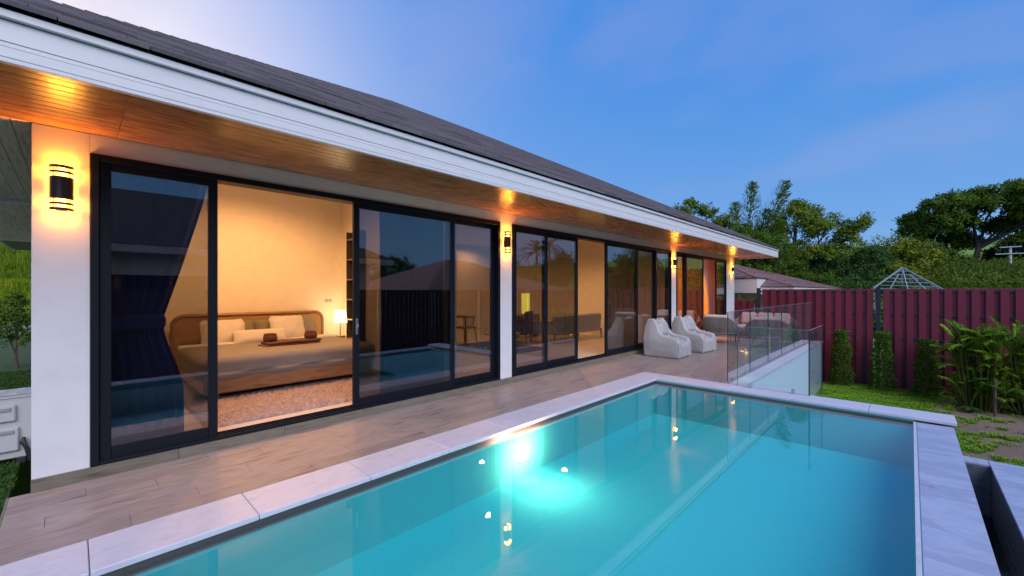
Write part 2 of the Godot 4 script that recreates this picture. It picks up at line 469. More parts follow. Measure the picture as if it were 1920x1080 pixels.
func ground() -> void:
	var xs := steps_list([-180, -40, 10, -14, 2, -2.4, 1.0, 5.0, 0.2, 12, 0.5, 40, 3, 180, 10])
	var zs := steps_list([-260, -100, 10, -40, 4, -18, 1.5, -7, 0.2, 1, 0.4, 12, 1, 40, 4, 120, 10])
	var rows := []
	var cols := []
	for z in zs:
		var row := PackedVector3Array()
		var cr := PackedColorArray()
		for x in xs:
			row.append(Vector3(x, land(x, z) + 0.03 * wob.get_noise_2d(x * 8.0, z * 8.0), z))
			var b := bare(x, z)
			var t := 0.5 + 0.5 * wob.get_noise_2d(x * 1.7, z * 1.7 + 60.0)
			var green := Color(0.12, 0.235, 0.02).lerp(Color(0.19, 0.29, 0.03), t)
			var soil := Color(0.25, 0.17, 0.125).lerp(Color(0.16, 0.105, 0.075), t)
			if x < -34: green = Color(0.26, 0.32, 0.03).lerp(Color(0.11, 0.18, 0.025), smooth(0.35, 0.65, 0.5 + 0.5 * wob.get_noise_2d(x * 1.2, z * 1.2)))
			cr.append(green.lerp(soil, b))
		rows.append(row); cols.append(cr)
	var mb := MB.new()
	mb.grid(rows, cols, Vector3.UP)
	tag(part("lawn", mb, M.turf), "lawn and bare brown earth behind the pool, rising into the green slope beyond the plum fence", "ground", "", "structure")
	# the higher lawn on the left of the house
	rows = []; cols = []
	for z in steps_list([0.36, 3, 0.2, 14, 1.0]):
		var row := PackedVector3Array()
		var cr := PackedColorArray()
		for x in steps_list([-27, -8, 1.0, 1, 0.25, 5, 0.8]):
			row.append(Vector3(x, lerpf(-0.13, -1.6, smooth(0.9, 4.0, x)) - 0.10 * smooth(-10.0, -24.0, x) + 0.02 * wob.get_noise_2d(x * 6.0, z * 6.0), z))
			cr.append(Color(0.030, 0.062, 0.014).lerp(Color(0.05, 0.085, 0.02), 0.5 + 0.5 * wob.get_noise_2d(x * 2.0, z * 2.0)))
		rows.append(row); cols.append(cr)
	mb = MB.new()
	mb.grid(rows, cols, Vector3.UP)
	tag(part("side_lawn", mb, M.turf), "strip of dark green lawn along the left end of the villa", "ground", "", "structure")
	# sandy track at the foot of the left slope
	rows = []
	for k in 41:
		var z := -20.0 + k * 1.2
		var row := PackedVector3Array()
		for w in 7:
			var x := -35.0 + w * 0.9 + 0.8 * sin(z * 0.3)
			row.append(Vector3(x, land(x, z) + 0.07, z))
		rows.append(row)
	mb = MB.new()
	mb.grid(rows, Color.WHITE, Vector3.UP)
	tag(part("path", mb, M.sand), "pale sandy track crossing below the grassy slope on the left", "path", "", "structure")
	# blades of grass
	var tuft := MB.new()
	for k in 6:
		var a := TAU * k / 6.0 + rr(-0.4, 0.4)
		var o := Vector3(cos(a), 0, sin(a))
		var s := Vector3(-o.z, 0, o.x) * 0.006
		var b := o * rr(0.0, 0.03)
		var m := b + o * rr(0.008, 0.02) + Vector3(0, rr(0.02, 0.035), 0)
		var t := m + o * rr(0.01, 0.03) + Vector3(0, rr(0.012, 0.03), 0)
		tuft.quad(b - s, b + s, m + s * 0.8, m - s * 0.8, Color.WHITE)
		tuft.tri(m - s * 0.8, m + s * 0.8, t, Color.WHITE)
	var tm := tuft.mesh()
	for side in 2:
		var mm := MultiMesh.new()
		mm.transform_format = MultiMesh.TRANSFORM_3D
		mm.use_colors = true
		mm.mesh = tm
		var xf: Array[Transform3D] = []
		var cc := PackedColorArray()
		for k in (60000 if side == 0 else 16000):
			var x := rr(-2.0, 5.0) if side == 0 else -3.75 - pow(rng.randf(), 2.0) * 10.0
			var z := rr(-17.1, -7.6) if side == 0 else 0.36 + rng.randf() * 2.2
			if side == 0 and rng.randf() < bare(x, z) * 1.02: continue
			var y := land(x, z) if side == 0 else -0.13 - 0.10 * smooth(-10.0, -24.0, x)
			var s := rr(0.7, 1.5) if side == 0 else rr(0.5, 0.9)
			xf.append(Transform3D(Basis(Vector3.UP, rr(0, TAU)).scaled(Vector3(s * 1.2, s, s * 1.2)), Vector3(x, y, z)))
			var t := rng.randf()
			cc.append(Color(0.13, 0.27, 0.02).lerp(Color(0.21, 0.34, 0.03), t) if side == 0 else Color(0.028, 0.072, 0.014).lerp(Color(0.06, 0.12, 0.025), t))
		mm.instance_count = xf.size()
		for k in xf.size():
			mm.set_instance_transform(k, xf[k]); mm.set_instance_color(k, cc[k])
		var mi := MultiMeshInstance3D.new()
		mi.multimesh = mm
		mi.material_override = M.grass_blade
		put(mi, "lawn_grass")
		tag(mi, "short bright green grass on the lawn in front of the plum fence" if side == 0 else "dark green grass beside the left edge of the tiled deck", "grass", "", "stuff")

func pool() -> void:
	var W := Color.WHITE
	var p := thing("swimming_pool", "turquoise tiled basin of the long infinity pool", "pool", Vector3.ZERO, 0.0, "", "structure")
	var mb := MB.new()
	mb.bb(Vector3(-3.30, -1.22, -7.13), Vector3(0.02, -0.62, -0.06))
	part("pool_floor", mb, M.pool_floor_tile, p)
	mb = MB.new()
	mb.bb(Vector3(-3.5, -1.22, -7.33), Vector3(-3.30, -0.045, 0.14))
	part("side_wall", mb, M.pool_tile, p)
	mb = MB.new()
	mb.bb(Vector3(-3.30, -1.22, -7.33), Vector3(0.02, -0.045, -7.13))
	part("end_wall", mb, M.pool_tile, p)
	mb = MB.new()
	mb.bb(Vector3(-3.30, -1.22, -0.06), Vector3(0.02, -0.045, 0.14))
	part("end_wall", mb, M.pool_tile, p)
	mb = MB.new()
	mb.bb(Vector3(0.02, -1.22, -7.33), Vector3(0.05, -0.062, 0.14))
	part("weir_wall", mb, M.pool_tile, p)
	mb = MB.new()
	mb.bb(Vector3(-3.298, -0.115, -7.13), Vector3(-3.292, -0.047, -0.06))
	mb.bb(Vector3(-3.292, -0.115, -7.129), Vector3(0.02, -0.047, -7.123))
	part("waterline_band", mb, M.waterline_tile, p)
	mb = MB.new()
	mb.lathe(Vector3(-2.72, -0.62, -0.78), [Vector2(0.001, 0.016), Vector2(0.085, 0.014), Vector2(0.1, 0.0)], 20)
	part("floor_drain", mb, M.white_plastic, p)
	# water: one still sheet
	mb = MB.new()
	mb.quad(Vector3(-3.29, -0.066, -0.06), Vector3(0.02, -0.066, -0.06), Vector3(0.02, -0.066, -7.122), Vector3(-3.29, -0.066, -7.122), W)
	tag(part("pool_water", mb, M.water), "still turquoise water filling the pool to the brim", "water", "", "structure")
	# lamp under water in the left wall
	var l := thing("pool_lamp", "lit round lamp under water in the left wall of the pool", "pool light", Vector3(-3.30, -0.34, -3.62))
	mb = MB.new()
	for s in 24:
		var a0 := TAU * s / 24
		var a1 := TAU * (s + 1) / 24
		mb.quad(Vector3(0, cos(a0), sin(a0)) * 0.105, Vector3(0, cos(a1), sin(a1)) * 0.105, Vector3(0.03, cos(a1) * 0.085, sin(a1) * 0.085), Vector3(0.03, cos(a0) * 0.085, sin(a0) * 0.085), W)
	part("rim", mb, M.white_plastic, l)
	mb = MB.new()
	mb.rbox(Vector3(0.03, 0, 0), Vector3(0.03, 0.075, 0.075), 0.03, 6)
	part("lamp_glass", mb, M.pool_glow, l)
	spot(l, Vector3(0.30, 0.04, 0), Vector3.LEFT, Color(1.0, 0.78, 0.64), 3.0, 74.0, 0.8, 0.12)
	spot(l, Vector3(0.34, 0.17, 0), Vector3(0.3, -1.0, 0.06), Color(1.0, 0.80, 0.68), 1.7, 68.0, 1.0, 0.16)
	# coping stones
	var c := thing("pool_coping", "pale lavender grey stone edging along the house side and far end of the pool", "pool edging", Vector3.ZERO, 0.0, "", "structure")
	var z := -0.068 + 0.83 * 2
	while z > -7.15:
		var z1 := maxf(z - 0.826, -7.155)
		mb = MB.new()
		mb.bb(Vector3(-3.722, -0.04, z1), Vector3(-3.275, rr(-0.0006, 0.0006), z), grey(0.05), 0.005, Vector2(rr(0, 9), rr(0, 9)))
		part("stone", mb, M.pale_stone, c)
		z -= 0.83
	var x := -3.722
	while x < 0.39:
		var x1 := minf(x + 0.826, 0.393)
		mb = MB.new()
		mb.bb(Vector3(x, -0.04, -7.59), Vector3(x1, rr(-0.0006, 0.0006), -7.159), grey(0.05), 0.005, Vector2(rr(0, 9), rr(0, 9)))
		part("stone", mb, M.pale_stone, c)
		x += 0.83
	x = -3.271
	while x < 0.39:
		var x1 := minf(x + 0.826, 0.393)
		mb = MB.new()
		mb.bb(Vector3(x, -0.04, -0.035), Vector3(x1, 0.0, 0.36), grey(0.05), 0.005, Vector2(rr(0, 9), rr(0, 9)))
		part("stone", mb, M.pale_stone, c)
		x += 0.83
	mb = MB.new()
	mb.bb(Vector3(-3.70, -0.5, -7.57), Vector3(0.372, -0.04, -7.34))
	part("bed", mb, M.trough_tile, c)
	# the overflow edge
	var w := thing("overflow_edge", "smooth blue grey stone ledge that the pool spills over on its right side", "pool edge", Vector3.ZERO, 0.0, "", "structure")
	z = -7.156
	while z < -0.07:
		var z1 := minf(z + 1.198, -0.05)
		mb = MB.new()
		mb.bb(Vector3(0.05, -0.1, z), Vector3(0.368, -0.056 - rr(0, 0.0006), z1), grey(0.04), 0.004, Vector2(rr(0, 9), rr(0, 9)))
		part("slab", mb, M.blue_stone, w)
		z += 1.2
	mb = MB.new()
	mb.bb(Vector3(0.022, -0.1, -7.156), Vector3(0.047, -0.058, -0.06), Color(1.15, 1.15, 1.15))
	part("lip", mb, M.pale_stone, w)
	mb = MB.new()
	mb.bb(Vector3(0.05, -1.5, -7.56), Vector3(0.35, -0.101, 0.1))
	part("outer_face", mb, M.trough_tile, w)
	# the catch trough
	var t := thing("overflow_trough", "narrow grey tiled trough along the foot of the overflow edge", "trough", Vector3.ZERO, 0.0, "", "structure")
	mb = MB.new()
	mb.bb(Vector3(0.35, -1.6, -7.2), Vector3(0.66, -1.25, 0.1))
	part("trough_floor", mb, M.trough_tile, t)
	mb = MB.new()
	mb.bb(Vector3(0.67, -1.6, -7.38), Vector3(0.93, -0.462, 0.1))
	mb.bb(Vector3(0.352, -1.6, -7.38), Vector3(0.67, -0.462, -7.21))
	part("wall", mb, M.trough_tile, t)
	z = -7.2
	while z < 0.1:
		for k in 2:
			mb = MB.new()
			mb.bb(Vector3(0.66, -0.83 - k * 0.37, z), Vector3(0.669, -0.466 - k * 0.37, z + 0.595), grey(0.12), 0.002, Vector2(rr(0, 9), rr(0, 9)))
			part("tile", mb, M.trough_tile, t)
		z += 0.6
	for k in 2:
		mb = MB.new()
		mb.bb(Vector3(0.354, -0.83 - k * 0.37, -7.209), Vector3(0.659, -0.466 - k * 0.37, -7.2), grey(0.12), 0.002, Vector2(rr(0, 9), rr(0, 9)))
		part("tile", mb, M.trough_tile, t)
	z = -7.40
	while z < 0.1:
		mb = MB.new()
		mb.bb(Vector3(0.653, -0.46, z), Vector3(0.95, -0.43, z + 1.196), grey(0.04), 0.004, Vector2(rr(0, 9), rr(0, 9)))
		part("cap_stone", mb, M.blue_stone, t)
		z += 1.2
	mb = MB.new()
	mb.bb(Vector3(0.352, -0.46, -7.40), Vector3(0.650, -0.43, -7.2), Color.WHITE, 0.004)
	part("cap_stone", mb, M.blue_stone, t)
	mb = MB.new()
	mb.quad(Vector3(0.35, -1.02, 0.1), Vector3(0.66, -1.02, 0.1), Vector3(0.66, -1.02, -7.2), Vector3(0.35, -1.02, -7.2), W)
	tag(part("trough_water", mb, M.dark_water), "shallow dark water lying in the overflow trough", "water", "", "structure")

func deck() -> void:
	var d := thing("deck", "raised terrace tiled in brown grey wood look planks between villa and pool", "terrace", Vector3.ZERO, 0.0, "", "structure")
	var mb := MB.new()
	mb.bb(Vector3(-4.9, -1.5, -7.6), Vector3(-3.724, -0.012, 0.33))
	mb.bb(Vector3(-4.9, -1.5, -16.0), Vector3(-2.02, -0.012, -7.6))
	part("slab", mb, M.grout, d)
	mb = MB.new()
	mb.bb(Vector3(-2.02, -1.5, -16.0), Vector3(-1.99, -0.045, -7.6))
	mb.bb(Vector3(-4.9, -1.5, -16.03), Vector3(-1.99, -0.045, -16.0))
	part("retaining_wall", mb, M.sky_tinted_white, d)
	mb = MB.new()
	mb.bb(Vector3(-4.9, -0.6, 0.33), Vector3(-3.724, -0.001, 0.342))
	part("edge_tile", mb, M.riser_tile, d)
	var z := -7.6
	while z > -15.9:
		mb = MB.new()
		mb.bb(Vector3(-2.205, -0.04, maxf(z - 0.996, -16.03)), Vector3(-1.975, 0.003, z), grey(0.05), 0.004, Vector2(rr(0, 9), rr(0, 9)))
		part("edge_stone", mb, M.pale_stone, d)
		z -= 1.0
	# planks
	for row in 14:
		var x0 := -4.896 + row * 0.1955
		var x1 := x0 + 0.1935
		var far := row >= 6
		if far and x0 > -2.25: break
		x1 = minf(x1, -2.208 if far else -3.726)
		z = 0.328 if not far else -7.595
		var first := true
		while z > -15.99:
			var len := 1.198
			if first: len = [1.2, 0.4, 0.8, 0.2, 1.0, 0.6][row % 6]
			first = false
			var z1 := maxf(z - len, -15.995)
			mb = MB.new()
			var k := rr(0.86, 1.14)
			mb.bb(Vector3(x0, -0.014, z1 + 0.002), Vector3(x1, rr(-0.0005, 0.0005), z), Color(k, k * rr(0.98, 1.02), k * rr(0.95, 1.03)), 0.0012, Vector2(rr(0, 20), rr(0, 9)))
			part("plank", mb, M.deck_tile, d)
			z = z1
	# the little landing and steps down to the lawn
	var s := thing("garden_steps", "pale stone steps going down to the lawn behind the glass panels", "steps", Vector3.ZERO, 0.0, "", "structure")
	for k in 4:
		mb = MB.new()
		mb.bb(Vector3(-1.98 + k * 0.30, -1.5, -8.70), Vector3(-1.68 + k * 0.30, -0.30 - k * 0.26, -7.62), grey(0.05), 0.006, Vector2(rr(0, 9), 0))
		part("step", mb, M.blue_stone, s)
	mb = MB.new()
	mb.bb(Vector3(-1.35, -1.5, -9.5), Vector3(-0.95, -0.42, -8.78), Color.WHITE, 0.01)
	part("plinth", mb, M.blue_stone, s)

# rows of shingle tabs on one roof slope; the first ones are parts of their own, the rest one mesh
func shingles(roof: Node3D, e0: Vector3, e1: Vector3, up: Vector3, length: float, in0: float, in1: float, course: float, tab: float, mt: Material, singles: int, single_rows: int) -> void:
	var along := (e1 - e0).normalized()
	var nrm := along.cross(up)
	if nrm.y < 0: nrm = -nrm
	var b := Basis(along, nrm, along.cross(nrm))
	var rest := MB.new()
	var made := 0
	var total := e0.distance_to(e1)
	for k in int(length / course):
		var band := rr(0.62, 1.3)
		var s := k * course
		var a := in0 * s
		var end := total - in1 * s
		a += -rr(0, tab) * 0.6
		while a < end:
			var l := tab * rr(0.75, 1.3)
			var a0 := maxf(a, in0 * s)
			var a1 := minf(a + l, end)
			if a1 - a0 > 0.02:
				var c := e0 + along * (a0 + a1) * 0.5 + up * (s + course * 0.6) + nrm * (0.012 + rr(0, 0.003))
				var t := band * rr(0.6, 1.4)
				var col := Color(t, t * rr(0.97, 1.03), t * rr(0.97, 1.05))
				var single := made < singles and k < single_rows
				var mb := MB.new() if single else rest
				mb.box(c, Vector3(a1 - a0 - 0.006, 0.026, course * 1.2), col, 0.0, b * Basis(Vector3.RIGHT, -0.11 if b.z.dot(up) < 0 else 0.11), Vector2(rr(0, 9), rr(0, 9)))
				if single:
					part("shingle", mb, mt, roof)
					made += 1
			a += l
	if rest.v.size() > 0:
		part("shingle_courses", rest, mt, roof).set_meta("kind", "stuff")

# four plain slopes of a hip roof over the eaves rectangle
func hip_sheet(x0: float, x1: float, z0: float, z1: float, y: float, pitch: float) -> MB:
	var mb := MB.new()
	var half := minf(x1 - x0, z1 - z0) * 0.5
	var a := Vector3(x0, y, z0)
	var b := Vector3(x1, y, z0)
	var c := Vector3(x1, y, z1)
	var d := Vector3(x0, y, z1)
	var r0 := Vector3(x0 + half, y + half * pitch, z0 + half)
	var r1 := Vector3(x1 - half, y + half * pitch, z1 - half)
	if x1 - x0 >= z1 - z0:
		mb.quad(b, a, r0, r1, Color.WHITE, Vector2(b.x, 0), Vector2(a.x, 0), Vector2(r0.x, half), Vector2(r1.x, half))
		mb.quad(d, c, r1, r0, Color.WHITE, Vector2(d.x, 0), Vector2(c.x, 0), Vector2(r1.x, half), Vector2(r0.x, half))
		mb.tri(c, b, r1, Color.WHITE, Vector2(c.z, 0), Vector2(b.z, 0), Vector2(r1.z, half))
		mb.tri(a, d, r0, Color.WHITE, Vector2(a.z, 0), Vector2(d.z, 0), Vector2(r0.z, half))
	else:
		mb.quad(c, b, r0, r1, Color.WHITE, Vector2(c.z, 0), Vector2(b.z, 0), Vector2(r0.z, half), Vector2(r1.z, half))
		mb.quad(a, d, r1, r0, Color.WHITE, Vector2(a.z, 0), Vector2(d.z, 0), Vector2(r1.z, half), Vector2(r0.z, half))
		mb.tri(b, a, r0, Color.WHITE, Vector2(b.x, 0), Vector2(a.x, 0), Vector2(r0.x, half))
		mb.tri(d, c, r1, Color.WHITE, Vector2(d.x, 0), Vector2(c.x, 0), Vector2(r1.x, half))
	return mb

var house: Node3D
func villa() -> void:
	house = thing("villa", "long white single storey villa with dark hipped roof, timber eaves and black glass doors", "house")
	var pitch := 0.533
	var mb := hip_sheet(-20.8, -3.63, -18.5, 1.32, 3.12, pitch)
	var roof := part("roof", mb, M.roof_shingle, house)
	var sl := Vector3(-1, pitch, 0).normalized()
	shingles(roof, Vector3(-3.60, 3.118, 1.34), Vector3(-3.60, 3.118, -18.52), sl, 9.6, absf(sl.x), absf(sl.x), 0.145, 0.34, M.roof_shingle, 290, 7)
	# fascia: grooved board, dark strip standing in for the shadow gap, drip trim
	mb = MB.new()
	mb.bb(Vector3(-3.69, 2.828, -18.46), Vector3(-3.652, 2.854, 1.28), Color.WHITE, 0.003)
	mb.bb(Vector3(-3.69, 2.855, -18.46), Vector3(-3.651, 2.912, 1.28), Color.WHITE, 0.003)
	mb.bb(Vector3(-3.69, 2.913, -18.46), Vector3(-3.653, 2.940, 1.28), Color.WHITE, 0.003)
	mb.bb(Vector3(-3.69, 2.941, -18.46), Vector3(-3.650, 3.062, 1.28), Color.WHITE, 0.003)
	mb.bb(Vector3(-20.7, 2.828, -18.49), Vector3(-3.652, 3.062, -18.462), Color.WHITE, 0.003)
	mb.bb(Vector3(-20.7, 2.828, 1.282), Vector3(-3.652, 3.062, 1.31), Color.WHITE, 0.003)
	part("fascia", mb, M.fascia_paint, house)
	mb = MB.new()
	mb.bb(Vector3(-3.66, 3.066, -18.51), Vector3(-3.622, 3.112, 1.33), Color.WHITE, 0.004)
	mb.bb(Vector3(-20.7, 3.066, -18.52), Vector3(-3.662, 3.112, -18.49), Color.WHITE, 0.004)
	part("drip_trim", mb, M.fascia_paint, house)
	mb = MB.new()
	mb.bb(Vector3(-3.72, 3.06, -18.44), Vector3(-3.672, 3.11, 1.26))
	part("eave_shade_strip", mb, M.dark_plastic, house)  # dark filler drawn in place of the shade behind the trim
	# timber soffit
	var joints := [1.28, -0.26, -3.26, -6.26, -9.26, -12.26, -15.26, -18.45]
	for r in 12:
		var x0 := -4.895 + r * 0.1005
		for k in 7:
			mb = MB.new()
			var t := rr(0.86, 1.14)
			mb.bb(Vector3(x0 + 0.001, 2.850 + rr(0, 0.0006), joints[k + 1] + 0.001), Vector3(x0 + 0.094, 2.866, joints[k] - 0.001), Color(t, t * rr(0.96, 1.04), t), 0.003, Vector2(rr(0, 30), rr(0, 9)))
			part("soffit_board", mb, M.varnished_pine, house)
	mb = MB.new()
	mb.bb(Vector3(-4.9, 2.868, -18.45), Vector3(-3.69, 2.88, 1.27))
	mb.bb(Vector3(-20.6, 2.868, 0.2), Vector3(-4.9, 2.88, 1.27))
	mb.bb(Vector3(-20.6, 2.868, -18.45), Vector3(-4.9, 2.88, -17.5))
	part("soffit_backing", mb, M.dark_plastic, house)
	for r in 10:
		for k in 4:
			mb = MB.new()
			mb.bb(Vector3(-4.90 - (k + 1) * 3.0, 2.850, 0.224 + r * 0.1045), Vector3(-4.902 - k * 3.0, 2.866, 0.224 + r * 0.1045 + 0.100), grey(0.14), 0.003, Vector2(rr(0, 30), rr(0, 9)))
			part("soffit_board", mb, M.grey_pine, house)
			if r < 9:
				mb = MB.new()
				mb.bb(Vector3(-4.90 - (k + 1) * 3.0, 2.850, -17.502 - r * 0.1045 - 0.1), Vector3(-4.902 - k * 3.0, 2.866, -17.502 - r * 0.1045), grey(0.14), 0.003, Vector2(rr(0, 30), rr(0, 9)))
				part("soffit_board", mb, M.varnished_pine, house)
	mb = MB.new()
	mb.bb(Vector3(-9.3, 2.80, 0.22), Vector3(-9.1, 2.849, 1.28))
	part("eave_beam", mb, M.fascia_paint, house)
	# front wall: pillars and the strip over the doors
	for q in [[-0.10, 0.22], [-5.14, -4.85], [-12.0, -11.64], [-17.5, -16.5]]:
		mb = MB.new()
		mb.bb(Vector3(-5.1, 0.0, q[0]), Vector3(-4.9, 2.85, q[1]), Color.WHITE, 0.004)
		part("pillar", mb, M.white_paint, house)
	for q in [[-4.85, -0.10], [-11.64, -5.14], [-16.5, -12.0]]:
		mb = MB.new()
		mb.bb(Vector3(-5.1, 2.69, q[0]), Vector3(-4.9, 2.85, q[1]))
		part("lintel", mb, M.cream_wall, house)  # cream instead of white: warm bounce light put into the colour
		mb = MB.new()
		mb.bb(Vector3(-5.1, -0.1, q[0]), Vector3(-4.905, 0.098, q[1]))
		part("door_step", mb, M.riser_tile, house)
	var z := 0.222
	while z > -17.4:
		mb = MB.new()
		mb.bb(Vector3(-4.903, 0.0, maxf(z - 0.897, -17.5)), Vector3(-4.886, 0.099, z), grey(0.1), 0.0015, Vector2(rr(0, 20), rr(0, 9)))
		part("skirting_tile", mb, M.riser_tile, house)
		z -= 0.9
	# outer walls
	mb = MB.new()
	mb.bb(Vector3(-19.6, -1.5, 0.02), Vector3(-5.1, 2.85, 0.22))
	part("end_wall", mb, M.white_paint, house)
	mb = MB.new()
	mb.bb(Vector3(-19.6, -1.5, -17.5), Vector3(-5.1, 2.85, -17.35))
	part("end_wall", mb, M.white_paint, house)
	mb = MB.new()
	mb.bb(Vector3(-19.8, -1.5, -17.5), Vector3(-19.6, 2.85, 0.22))
	part("rear_wall", mb, M.white_paint, house)
	# inside
	mb = MB.new()
	mb.bb(Vector3(-12, -0.1, -17.35), Vector3(-5.1, 0.12, 0.02))
	part("floor", mb, M.floor_tile, house)
	mb = MB.new()
	mb.bb(Vector3(-8.75, 3.55, -3.96), Vector3(-5.1, 3.6, 0.02))
	mb.bb(Vector3(-11.5, 3.2, -17.35), Vector3(-5.1, 3.26, -4.04))
	part("ceiling", mb, M.white_paint, house)
	mb = MB.new()
	mb.bb(Vector3(-5.12, 2.70, -17.34), Vector3(-5.101, 3.55, 0.02))
	mb.bb(Vector3(-8.75, 2.85, 0.02), Vector3(-5.12, 3.55, 0.06))
	part("room_wall", mb, M.cream_wall, house)
	for q in [[-8.87, -8.75, -3.96, 0.02], [-8.75, -5.02, -4.04, -3.96], [-11.6, -11.5, -11.78, -4.04], [-11.5, -5.1, -11.86, -11.78], [-9.1, -9.0, -17.35, -11.86], [-9.0, -5.1, -17.349, -17.33]]:
		mb = MB.new()
		mb.bb(Vector3(q[0], 0.12, q[2]), Vector3(q[1], 3.55 if q[2] > -5 else 3.2, q[3]))
		part("room_wall", mb, M.cream_wall, house)

func door_leaf(z0: float, z1: float, x: float, handle := 0, dark := false) -> void:    # z0 > z1
	var d := Node3D.new()
	put(d, "glass_door", house)
	d.position = Vector3(x, 0, 0)
	var mb := MB.new()
	var s := 0.075
	mb.bb(Vector3(-0.022, 0.135, z0 - s), Vector3(0.022, 2.635, z0), Color.WHITE, 0.004)
	mb.bb(Vector3(-0.022, 0.135, z1), Vector3(0.022, 2.635, z1 + s), Color.WHITE, 0.004)
	mb.bb(Vector3(-0.021, 0.135, z1 + s), Vector3(0.021, 0.235, z0 - s), Color.WHITE, 0.004)
	mb.bb(Vector3(-0.021, 2.57, z1 + s), Vector3(0.021, 2.635, z0 - s), Color.WHITE, 0.004)
	part("frame", mb, M.black_metal, d)
	mb = MB.new()
	mb.bb(Vector3(-0.006, 0.230, z1 + s - 0.01), Vector3(0.004, 2.575, z0 - s + 0.01))
	part("glass", mb, M.dark_glass if dark else M.tinted_glass, d)
	for px in [0.010]:      # a clear pane added in front to strengthen the reflections
		mb = MB.new()
		mb.bb(Vector3(px, 0.230, z1 + s - 0.01), Vector3(px + 0.006, 2.575, z0 - s + 0.01))
		part("reflection_pane", mb, M.added_clear_glass, d)
	if handle:
		mb = MB.new()
		mb.bb(Vector3(0.022, 1.02, z0 - 0.052), Vector3(0.03, 1.22, z0 - 0.024), Color.WHITE, 0.003)
		if handle == 1:
			mb.tube([Vector3(0.03, 1.10, z0 - 0.038), Vector3(0.05, 1.11, z0 - 0.038), Vector3(0.055, 1.15, z0 - 0.038)], 0.008, 8)
		else:
			mb.tube([Vector3(0.03, 1.02, z0 - 0.038), Vector3(0.10, 1.02, z0 - 0.038), Vector3(0.10, 1.26, z0 - 0.038), Vector3(0.03, 1.26, z0 - 0.038)], 0.016, 8)
		part("handle", mb, M.steel if handle == 1 else M.black_metal, d)

func villa_doors() -> void:
	for q in [[-0.10, -4.85], [-5.14, -11.64], [-12.0, -16.5]]:
		var mb := MB.new()
		var z0: float = q[0] - 0.001
		var z1: float = q[1] + 0.001
		mb.bb(Vector3(-5.05, 0.1, z0 - 0.05), Vector3(-4.88, 2.69, z0), Color.WHITE, 0.003)
		mb.bb(Vector3(-5.05, 0.1, z1), Vector3(-4.88, 2.69, z1 + 0.05), Color.WHITE, 0.003)
		mb.bb(Vector3(-5.05, 2.632, z1 + 0.05), Vector3(-4.881, 2.69, z0 - 0.05), Color.WHITE, 0.003)
		mb.bb(Vector3(-5.05, 0.1, z1 + 0.05), Vector3(-4.881, 0.128, z0 - 0.05), Color.WHITE, 0.003)
		for x in [-4.91, -4.97, -5.03]:
			mb.bb(Vector3(x, 0.128, z1 + 0.05), Vector3(x + 0.006, 0.14, z0 - 0.05))
		part("door_frame", mb, M.black_metal, house)
	door_leaf(-0.152, -0.98, -4.93)
	door_leaf(-2.36, -3.92, -4.93, 1, true)
	door_leaf(-3.88, -4.798, -4.985)
	door_leaf(-5.192, -6.12, -4.93)
	door_leaf(-6.06, -7.18, -4.985)
	door_leaf(-8.18, -9.70, -4.93, 2, true)
	door_leaf(-9.66, -10.74, -4.985)
	door_leaf(-10.70, -11.588, -4.93)
	door_leaf(-12.052, -12.80, -4.985)
	door_leaf(-12.75, -14.25, -4.93, 0, true)
	door_leaf(-15.45, -16.448, -4.93, 0, true)

func rooms() -> void:
	# ceiling lights
	var n := 0
	for q in [Vector3(-6.2, 3.55, -1.2), Vector3(-6.2, 3.55, -2.9), Vector3(-7.2, 3.55, -2.0), Vector3(-10.8, 3.2, -9.63), Vector3(-6.6, 3.2, -6.2), Vector3(-6.8, 3.2, -9.2), Vector3(-8.8, 3.2, -8.0), Vector3(-6.6, 3.2, -14.0), Vector3(-7.2, 3.2, -15.8)]:
		var names := ["bedroom ceiling light nearest the left end wall", "bedroom ceiling light in front of the closed glass door", "bedroom ceiling light over the bed pillows", "living room ceiling light at the back wall seen through the narrow pane", "living room ceiling light just behind the first pillar", "living room ceiling light over the beige sofa", "living room ceiling light over the dark armchair", "far room ceiling light behind the rope chairs", "far room ceiling light by the pale tied curtain"]
		var d := thing("ceiling_downlight", "small round " + names[n], "ceiling light", q, 0.0, "recessed ceiling lights")
		var mb := MB.new()
		mb.lathe(Vector3.ZERO, [Vector2(0.045, -0.004), Vector2(0.062, -0.012), Vector2(0.068, 0.0)], 20)
		part("trim_ring", mb, M.white_plastic, d)
		mb = MB.new()
		mb.lathe(Vector3.ZERO, [Vector2(0.001, -0.006), Vector2(0.045, -0.005), Vector2(0.046, -0.001)], 16)
		part("light_disc", mb, M.downlight_glow, d)
		spot(d, Vector3(0, -0.03, 0), Vector3.DOWN, Color(1.0, 0.72, 0.45) if n < 7 else Color(1.0, 0.54, 0.18), [4.8, 4.8, 5.2, 2.2, 2.6, 4.5, 4.0, 10.0, 10.0][n], 82.0, 0.5, 0.06)
		n += 1

